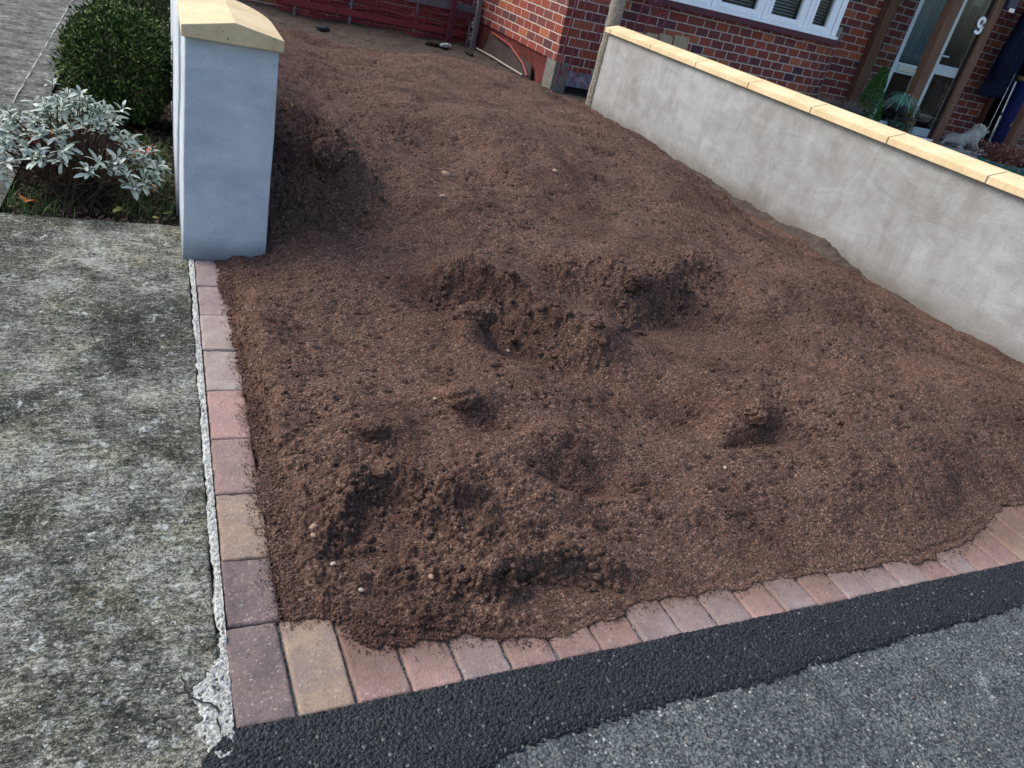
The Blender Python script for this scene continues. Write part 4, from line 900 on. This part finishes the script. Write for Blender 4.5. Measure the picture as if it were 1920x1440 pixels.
box_shrub((-.185, 4.42, .235), .245, .26, .265, 15000, 1, 'rounded dark green box shrub right behind the silvery sage')
box_shrub((-.06, 5.55, .26), .20, .42, .27, 10000, 2, 'darker box shrub farther back, squeezed against the wall')
# ------------------------------------------------------------------ silver sage
SAGE = mat_leaf('silver_sage_leaf', (.19, .25, .20), (.36, .42, .36), (.56, .62, .56), .75, sc_=6, spec=.15)
t = thing('sage_plant', 'silvery grey leaved sage with bare woody stems in the front of the bed', 'plant', (-.27, 3.32, 0))
rg = np.random.default_rng(5); st = []; LP = []; LD = []; LL = []; LW = []
for k in range(140):
    a = rg.uniform(0, 6.28); q = rg.random()**.6; bx_ = -.29+.07*rg.normal(); by_ = 3.36+.06*rg.normal()
    ex, ey2 = -.285+.315*q*math.cos(a), 3.28+.30*q*math.sin(a); ez = .325*(1-.62*q**2.2)+rg.normal(0, .022)
    if ex > -.12: ez *= .8
    ez = max(ez, .05)
    mid = ((bx_*.45+ex*.55)+rg.normal(0, .01), (by_*.45+ey2*.55)+rg.normal(0, .01), ez*.55-.02)
    st.append(tube([(bx_, by_, -.04), mid, (ex, ey2, ez)], [.0032, .0024, .0015], 5, False))
    dv = np.array([ex-mid[0], ey2-mid[1], ez-mid[2]]); dv /= np.linalg.norm(dv); dv = dv*.6+np.array([0, 0, .5]); dv /= np.linalg.norm(dv)
    a0 = rg.uniform(0, 6.28); s1 = np.cross(dv, [1, 0, .2]); s1 /= np.linalg.norm(s1); s2 = np.cross(dv, s1)
    for j in range(rg.integers(6, 10)):
        an = a0+j*2.4; f = j/11; out = s1*math.cos(an)+s2*math.sin(an)
        LP.append(np.array([ex, ey2, ez])-dv*(.028*(1-f))); LD.append(out*(1.0-.55*f)+dv*(.25+.8*f)); LL.append(rg.uniform(.028, .058)*(1-.45*f)); LW.append(rg.uniform(.012, .018)*(1-.3*f))
for k in range(90):
    a = rg.uniform(0, 6.28); q = rg.uniform(.02, .22); st.append(tube([(-.28+.10*rg.normal(), 3.20+.10*rg.normal(), -.04), (-.28+q*math.cos(a), 3.20+q*math.sin(a), rg.uniform(.05, .12)), (-.28+q*1.2*math.cos(a+.2), 3.20+q*1.2*math.sin(a+.2), rg.uniform(.10, .22))], [.0028, .002, .001], 5, False))
V, F = leaves(LP, LD, np.array(LL), np.array(LW), .30, 6, 4)
part('leaves', mesh(V, F, True), SAGE, t); part('stems', mesh(*join(*st), smooth=True), BARK, t)
# ------------------------------------------------------------------ grass, litter, autumn leaves
GRS = mat_leaf('grass_blade', (.03, .07, .012), (.06, .13, .025), (.12, .21, .05), .5, sc_=20)
def gx(rg, n):
    x = np.concatenate([rg.normal(-.42, .06, n//4), rg.uniform(-.16, .05, n-n//4)]); y = np.concatenate([rg.normal(3.10, .09, n//4), rg.uniform(3.02, 4.0, n-n//4)])
    return np.stack([np.clip(x, -.49, .055), np.clip(y, 2.985, 9), 0*x-.03], -1)
tag(link('grass', blades(900, gx, (.03, .11), (.0018, .0035), (.1, 1.0), 9), GRS), 'sparse green grass growing through the bed around the sage', 'grass', kind='stuff')
def gx2(rg, n): return np.stack([rg.normal(-.40, .035, n), rg.normal(3.98, .05, n), 0*rg.random(n)-.03], -1)
tag(link('grass_tuft', blades(40, gx2, (.12, .22), (.003, .0055), (.5, 1.1), 12), GRS), 'tuft of long arching grass between the path edge and the round shrub', 'grass tuft')
LIT = mat_leaf('leaf_litter', (.02, .014, .01), (.07, .045, .028), (.16, .12, .07), .8, sc_=20)
rg = np.random.default_rng(15); n = 1500; P = np.stack([rg.uniform(-.48, .06, n), 3.0+rg.random(n)**1.6*2.5, rg.uniform(-.03, -.005, n)], -1); D = rg.normal(0, 1, (n, 3))*np.array([1, 1, .25])
V, F = leaves(P, D, rg.uniform(.012, .04, n), rg.uniform(.006, .018, n), .3, 16)
tag(link('leaf_litter', mesh(V, F, False), LIT), 'dark dead leaf litter covering the planting bed', 'leaf litter', kind='stuff')
ORG = mat_leaf('orange_leaf', (.30, .06, .012), (.42, .12, .02), (.45, .2, .04), .6, sc_=30); REDL = mat_leaf('red_leaf', (.16, .012, .015), (.30, .03, .02), (.42, .09, .04), .6, sc_=30)
YEL = mat_leaf('yellow_green_leaf', (.22, .22, .05), (.34, .33, .09), (.40, .38, .14), .6, sc_=30); DRK = mat_leaf('blackened_leaf', (.012, .01, .014), (.03, .022, .025), (.06, .03, .03), .6, sc_=30)
def lobed(r, seed, lobes=5):
    rn = random.Random(seed); V = [(0, 0, .1*r)]; n = lobes*4
    for k in range(n):
        a = 2*math.pi*k/n; q = r*(.72+.28*math.cos(lobes*a))*(1+.12*rn.uniform(-1, 1)); V.append((q*math.cos(a), .8*q*math.sin(a), .22*r*math.sin(a*2+seed)+.12*r*rn.uniform(-1, 1)))
    F = [(0, k+1, (k+1) % n+1) for k in range(n)]
    me = mesh(V, F, True); bm = bmesh.new(); bm.from_mesh(me); bmesh.ops.subdivide_edges(bm, edges=bm.edges[:], cuts=2, smooth=.4, use_grid_fill=True); bmesh.ops.solidify(bm, geom=bm.faces[:], thickness=.0012); bm.to_mesh(me); bm.free(); return me
for k, (x, y, z, r, m_, lo, lab) in enumerate([(-.415, 3.045, .02, .045, ORG, 3, 'bright orange brown fallen leaf lying against the slab edge'), (-.40, 3.78, .06, .035, ORG, 3, 'round orange leaf above the sage next to the path'),
        (-.43, 3.70, .03, .030, REDL, 3, 'deep red leaf beside the round orange leaf'), (-.09, 3.66, .05, .040, REDL, 5, 'red lobed fallen leaf right of the sage'), (-.05, 3.72, .04, .038, REDL, 5, 'pinkish red lobed leaf farthest right of the sage'),
        (-.29, 3.72, .10, .036, REDL, 5, 'red lobed leaf behind the top of the sage'), (-.45, 3.45, .12, .034, REDL, 4, 'red leaf caught in the left side of the sage'), (-.46, 4.45, .03, .055, DRK, 4, 'blackened curled leaf on the path edge beside the round shrub'),
        (-.44, 4.30, .02, .038, DRK, 4, 'brown black leaf just below the blackened curled one'), (.03, 3.10, -.005, .022, YEL, 2, 'yellow green leaf at the foot of the wall'), (-.01, 3.04, -.005, .018, YEL, 2, 'pale yellow leaf close to the slab corner'),
        (-.02, 3.30, .02, .024, ORG, 2, 'dull orange leaf in the grass beside the wall'), (-.14, 3.08, .0, .030, YEL, 2, 'long olive leaf lying before the sage stems')]):
    o = link('fallen_leaf', lobed(r, k, lo), m_); o.location = (x, y, z); o.rotation_euler = (random.uniform(-.5, .5), random.uniform(-.5, .5), random.uniform(0, 6)); tag(o, lab, 'leaf', 'fallen autumn leaves around the bed')

# ------------------------------------------------------------------ things before the porch
# trough with wispy plant
def loc_on(o, x, y, z=0): o.location = (x, y, z); return o
t = thing('planter', 'oval dark planter on a blue pot, full of wispy grey grass, behind the coping', 'planter', (6.75, 6.92, 0))
part('bowl', mesh(*lathe([(.10, .20), (.24, .27), (.36, .36), (.385, .40), (.375, .405), (.34, .38), (.0, .37)], (6.78, 6.92, 0), 40, 1.0, .45), smooth=True), BLACKP, t)
part('pot', mesh(*lathe([(.0, 0), (.17, 0), (.24, .12), (.29, .26), (.30, .27), (.27, .28)], (6.86, 6.90, 0), 32, 1.0, .55), smooth=True), BLUEG, t)
WIS = mat_leaf('wispy_grey_grass', (.09, .08, .06), (.17, .16, .13), (.28, .26, .22), .7, sc_=20)
part('wispy_grass', blades(420, lambda rg, n: np.stack([6.78+.33*rg.uniform(-1, 1, n), 6.92+.10*rg.uniform(-1, 1, n), np.full(n, .37)], -1), (.07, .17), (.004, .007), (.2, 1.2), 21), WIS, t)
# topiary cone
TOP = mat_leaf('topiary_leaf', (.015, .07, .018), (.05, .17, .04), (.13, .30, .08), .5, sc_=14)
t = thing('topiary_cone', 'tall bright green clipped topiary cone in a pot beside the porch post', 'topiary', (7.20, 6.95, 0))
rg = np.random.default_rng(31); n = 7000; hh = rg.random(n)**.85; a = rg.uniform(0, 6.28, n); rr = (.155*(1-hh)**.75+.018)*(1-.25*rg.random(n)**2)*(1+.1*np.sin(a*3+hh*11))
P = np.stack([7.20+rr*np.cos(a), 6.95+rr*np.sin(a), .20+.66*hh], -1); D = np.stack([np.cos(a), np.sin(a), .5+0*a], -1)+rg.normal(0, .6, (n, 3))
V, F = leaves(P, D, rg.uniform(.014, .024, n), rg.uniform(.010, .015, n), .1, 32); part('foliage', mesh(V, F, False), TOP, t)
part('pot', mesh(*lathe([(0, 0), (.10, 0), (.13, .2), (.14, .2), (.13, .22), (0, .2)], (7.20, 6.95, 0), 24), smooth=True), BLACKP, t)
# spider plant on wire stand
t = thing('plant_stand', 'black wire plant stand in front of the porch glass', 'stand', (7.50, 6.75, 0))
sx, sy = 7.52, 6.78
fr_ = []
for zz in (.06, .26, .42):
    fr_.append(tube([(sx+.16*a, sy+.10*b, zz) for a, b in ((-1, -1), (1, -1), (1, 1), (-1, 1), (-1, -1))], .005, 6))
[part('shelf_frame', mesh(*q), BLACKM, t) for q in fr_]
for a in (-1, 1):
    for b in (-1, 1): part('leg', mesh(*tube([(sx+.16*a, sy+.10*b, 0), (sx+.16*a, sy+.10*b, .46)], .006, 6)), BLACKM, t)
[part('shelf', mesh(*join(*[box(sx-.155+k*.03, sx-.149+k*.03, sy-.095, sy+.095, zz-.003, zz+.003) for k in range(11)], box(sx-.155, sx+.155, sy-.003, sy+.003, zz-.006, zz-.002))), BLACKM, t) for zz in (.06, .26, .42)]
SPI = mat_leaf('spider_plant_leaf', (.04, .19, .14), (.12, .36, .28), (.45, .58, .48), .5, sc_=25)
t = thing('spider_plant', 'pale green arching spider plant on top of the wire stand', 'plant', (7.47, 6.78, .43))
part('pot', mesh(*lathe([(0, .43), (.07, .43), (.095, .54), (.10, .55), (.09, .555), (0, .54)], (7.47, 6.78, 0), 24), smooth=True), BLACKP, t)
part('leaves', blades(240, lambda rg, n: np.stack([7.47+rg.normal(0, .025, n), 6.78+rg.normal(0, .025, n), np.full(n, .54)], -1), (.15, .29), (.009, .016), (.45, 1.0), 41, 9, 1.25), SPI, t)
part('runner', mesh(*tube([(7.47, 6.78, .58), (7.44, 6.77, .78), (7.43, 6.76, .86), (7.45, 6.75, .90)], .0025, 5)), SPI, t)
IVY = mat_leaf('trailing_leaf', (.008, .04, .03), (.02, .085, .06), (.05, .14, .09), .5, sc_=14)
t = thing('trailing_plant', 'dark green trailing plant on the middle shelf of the wire stand', 'plant', (7.50, 6.76, .27))
rg = np.random.default_rng(51); n = 1500; P = np.stack([7.50+rg.normal(0, .075, n), 6.74+rg.normal(0, .06, n), .38-rg.random(n)**1.3*.26], -1); V, F = leaves(P, rg.normal(0, 1, (n, 3))+np.array([0, -.5, -.3]), rg.uniform(.015, .032, n), rg.uniform(.008, .014, n), .3, 52)
part('foliage', mesh(V, F, False), IVY, t); part('pot', mesh(*lathe([(0, .265), (.06, .265), (.08, .35), (.075, .355), (0, .35)], (7.50, 6.78, 0), 20), smooth=True), BLACKP, t)
t = thing('basket', 'small woven basket with an olive green plant, next to the porch post', 'basket', (7.70, 6.80, .0))
part('basket_body', mesh(*lathe([(0, .27), (.075, .27), (.095, .42), (.10, .425), (.09, .43), (0, .41)], (7.72, 6.84, 0), 24), smooth=True), WICKER, t)
part('stand_block', bbox(7.64, 7.80, 6.76, 6.92, 0, .268, .004), simple('dark_grey_box', (.06, .06, .065), .8, .2, .3, 20, .003), t)
rg = np.random.default_rng(55); n = 500; P = np.stack([7.72+rg.normal(0, .04, n), 6.84+rg.normal(0, .04, n), .43+rg.random(n)*.12], -1); V, F = leaves(P, rg.normal(0, 1, (n, 3))+np.array([0, 0, .9]), rg.uniform(.02, .04, n), .008, .2, 56); part('foliage', mesh(V, F, False), mat_leaf('olive_leaf', (.04, .06, .01), (.08, .11, .02), (.14, .16, .04), .5), t)
# pansies
t = thing('pansy_pot', 'low pot of small blue and white pansies peeping over the coping', 'flower pot', (7.28, 6.66, 0))
part('pot', mesh(*lathe([(0, 0), (.12, 0), (.16, .18), (.17, .19), (.15, .2), (0, .19)], (7.28, 6.66, 0), 24), smooth=True), BLACKP, t)
rg = np.random.default_rng(61); n = 700; P = np.stack([7.28+rg.normal(0, .075, n), 6.66+rg.normal(0, .06, n), .19+rg.random(n)*.07], -1); V, F = leaves(P, rg.normal(0, 1, (n, 3))+np.array([0, 0, .6]), rg.uniform(.015, .03, n), .012, .2, 62); part('foliage', mesh(V, F, False), IVY, t)
PET = [simple('violet_petal', (.09, .09, .34), .6, .3, .3, 50, 0), simple('white_petal', (.6, .62, .68), .6, .3, .1, 50, 0)]
for m_ in (0, 1):
    n = 26; c = np.stack([7.28+rg.normal(0, .075, n), 6.64+rg.normal(0, .06, n), .25+rg.random(n)*.04], -1); P = np.repeat(c, 5, 0); a = np.tile(np.arange(5)*1.256, n)
    D = np.stack([np.cos(a), -.5+0*a, np.sin(a)], -1); V, F = leaves(P, D, .014, .014, .1, 63+m_); part('flowers', mesh(V, F, False), PET[m_], t)
# red foliage in a green pot
t = thing('green_planter', 'green glazed planter with reddish straggly leaves at the right end of the coping', 'planter', (9.1, 6.55, 0))
part('bowl', mesh(*lathe([(0, 0), (.28, 0), (.42, .10), (.49, .17), (.50, .19), (.47, .20), (.44, .17), (0, .16)], (9.15, 6.42, 0), 40, 1.0, .5), smooth=True), GREENG, t)
RF = mat_leaf('red_brown_foliage', (.05, .015, .014), (.14, .045, .035), (.24, .13, .07), .6, sc_=9)
rg = np.random.default_rng(71); n = 5200; P = np.stack([9.17+rg.uniform(-.5, .52, n), 6.42+rg.normal(0, .13, n), .17+rg.random(n)**1.2*.20], -1); V, F = leaves(P, rg.normal(0, 1, (n, 3))+np.array([0, 0, .6]), rg.uniform(.018, .04, n), rg.uniform(.008, .016, n), .3, 72); part('foliage', mesh(V, F, False), RF, t)

# lion statue: one continuous skinned body
def skinned(name, verts, edges, radii, mat, root, sub=2, extra=None):
    me = bpy.data.meshes.new('sk'); me.from_pydata(verts, edges, []); ob = bpy.data.objects.new('sk', me); COL.objects.link(ob)
    ob.modifiers.new('s', 'SKIN'); sk = me.skin_vertices[0].data
    for i, r in enumerate(radii): sk[i].radius = r if isinstance(r, tuple) else (r, r)
    sk[0].use_root = True
    sb = ob.modifiers.new('d', 'SUBSURF'); sb.levels = sub; sb.render_levels = sub
    bpy.context.view_layer.update(); m2 = bpy.data.meshes.new_from_object(ob.evaluated_get(bpy.context.evaluated_depsgraph_get())); bpy.data.objects.remove(ob)
    m2.polygons.foreach_set('use_smooth', [True]*len(m2.polygons)); return m2
t = thing('lion_statue', 'cream stone lion statue lying with raised head on the porch step', 'statue', (9.2, 7.22, FZ))
lx, ly, lz = 8.92, 7.22, FZ+.035; S = 1.0
LV = [(.10, 0, .10), (.22, 0, .115), (.33, 0, .12), (.42, 0, .16), (.475, -.01, .225), (.53, -.02, .262), (.595, -.035, .240),      # spine neck head muzzle
      (.12, -.07, .10), (.24, -.09, .05), (.13, -.095, .018), (.24, -.105, .015),                                              # near hind leg
      (.12, .07, .09), (.24, .09, .04), (.14, .09, .018),
      (.43, -.07, .09), (.50, -.09, .028), (.63, -.10, .020), (.43, .06, .08), (.52, .05, .028), (.65, .04, .020),             # front legs
      (.0, .02, .05), (-.07, -.03, .02)]
LE = [(0, 1), (1, 2), (2, 3), (3, 4), (4, 5), (5, 6), (0, 7), (7, 8), (8, 9), (9, 10), (0, 11), (11, 12), (12, 13), (3, 14), (14, 15), (15, 16), (3, 17), (17, 18), (18, 19), (0, 20), (20, 21)]
LR = [.078, .062, .066, .085, .082, .062, .034, .060, .038, .020, .020, .055, .035, .020, .045, .028, .026, .045, .028, .026, .016, .012]
lm = skinned('l', [(lx+a, ly+b, lz+c) for a, b, c in LV], LE, LR, STONE, t, 2)
part('body', lm, STONE, t)
mb = bmesh.new()
rn = random.Random(3)
for k in range(240):                                         # mane locks round the head, neck and chest
    a = rn.uniform(0, 2*math.pi); q = rn.uniform(0, 1)
    p = Vector((lx+.385+.125*q, ly-.005, lz+.105+.165*q)); r = .092+.012*math.sin(q*9)-.012*q
    off = Vector((-.62*math.cos(a), math.sin(a)*.85, .62*math.cos(a)))*r
    mt = Matrix.Translation(p+off) @ Matrix.Rotation(rn.uniform(-.6, .6), 4, 'Y') @ Matrix.Diagonal((.015, .013, .024, 1)); bmesh.ops.create_icosphere(mb, subdivisions=2, radius=1, matrix=mt)
me = bpy.data.meshes.new('mane'); mb.to_mesh(me); mb.free(); me.polygons.foreach_set('use_smooth', [True]*len(me.polygons)); part('mane', me, STONE, t)
for nm2, dx, dy, dz, r in (('ear', .535, -.065, .305, .013), ('ear', .53, .035, .305, .013), ('nose', .622, -.035, .245, .013), ('eye', .588, -.062, .268, .008), ('eye', .598, -.008, .270, .008)):
    mb = bmesh.new(); bmesh.ops.create_icosphere(mb, subdivisions=2, radius=r, matrix=Matrix.Translation((lx+dx, ly+dy, lz+dz))); me = bpy.data.meshes.new('e'); mb.to_mesh(me); mb.free(); part(nm2, me, STONE, t)
for j in (0, 1):
    mb = bmesh.new()
    for q in (-.016, 0, .016): bmesh.ops.create_icosphere(mb, subdivisions=2, radius=.014, matrix=Matrix.Translation((lx+.655+.02*j, ly-.10+.14*j+q, lz+.006)))
    me = bpy.data.meshes.new('e'); mb.to_mesh(me); mb.free(); part('paw', me, STONE, t)
part('base', bbox(lx-.10, lx+.70, ly-.13, ly+.13, FZ, FZ+.035, .01), STONE, t)

# things kept in the open porch
def drape(P0, w0, w1, z0, z1, y, n=28, m=24, seed=0):
    V = []; 
    for k in range(m):
        tt = k/(m-1); z = z0+(z1-z0)*tt; wd = w0+(w1-w0)*tt
        for i in range(n):
            a = 2*math.pi*i/n; V.append((P0+wd*math.cos(a)*(1+.08*math.sin(5*a+seed)), y+.07*math.sin(a)*(1+.3*math.sin(7*a+tt*3)), z+.02*math.sin(3*a)))
    F = [(k*n+i, k*n+(i+1) % n, (k+1)*n+(i+1) % n, (k+1)*n+i) for k in range(m-1) for i in range(n)]+[tuple(range(n))[::-1], tuple((m-1)*n+i for i in range(n))]
    return V, F
t = thing('hanging_coat', 'long navy coat hanging inside the open porch in front of the brick wall', 'coat', (9.85, 7.5, .7))
part('coat_body', mesh(*drape(9.78, .26, .14, .78, 1.86, 7.55), smooth=True), NAVY, t)
part('sleeve', mesh(*tube([(9.63, 7.50, 1.72), (9.56, 7.47, 1.35), (9.55, 7.46, .98)], [.07, .065, .06], 12), smooth=True), NAVY, t)
t = thing('golf_bag', 'dark blue bag with gold straps leaning in the porch behind the timber post', 'bag', (10.1, 7.5, .1))
part('bag_body', mesh(*tube([(10.18, 7.45, .12), (10.20, 7.48, .6), (10.24, 7.52, 1.05)], [.13, .12, .13], 20), smooth=True), ROYAL, t)
part('rim', mesh(*lathe([(.12, 1.03), (.14, 1.05), (.14, 1.09), (.12, 1.09)], (10.24, 7.52, 0), 24), smooth=True), GOLD, t)
part('strap', mesh(*tube([(10.10, 7.33, .90), (10.13, 7.335, .78), (10.17, 7.33, .90)], .008, 6)), GOLD, t); part('strap', mesh(*tube([(10.12, 7.33, .62), (10.08, 7.335, .50)], .008, 6)), GOLD, t)
t = thing('metal_pole', 'bright two piece metal pole leaning beside the dark blue bag', 'pole', (9.93, 7.35, .12))
part('tube', mesh(*tube([(9.88, 7.36, FZ), (9.90, 7.40, .62)], .016, 10)), CHROME, t); part('tube', mesh(*tube([(9.90, 7.40, .62), (9.92, 7.44, 1.02)], .011, 10)), CHROME, t); part('collar', mesh(*tube([(9.8985, 7.398, .60), (9.901, 7.402, .64)], .020, 10)), BLACKM, t)
t = thing('thin_pole', 'thin dark pole leaning left of the bright metal pole', 'pole', (9.8, 7.4, .12))
part('shaft', mesh(*tube([(9.80, 7.40, FZ), (9.86, 7.46, 1.10)], .006, 8)), CHROME, t)
rock((9.75, 7.40, FZ+.04), .13, 77, NAVY, 'cloth_bundle', 'crumpled dark cloth bundle on the porch floor behind the lion', 'cloth', 1.3, .8, .45, 4)
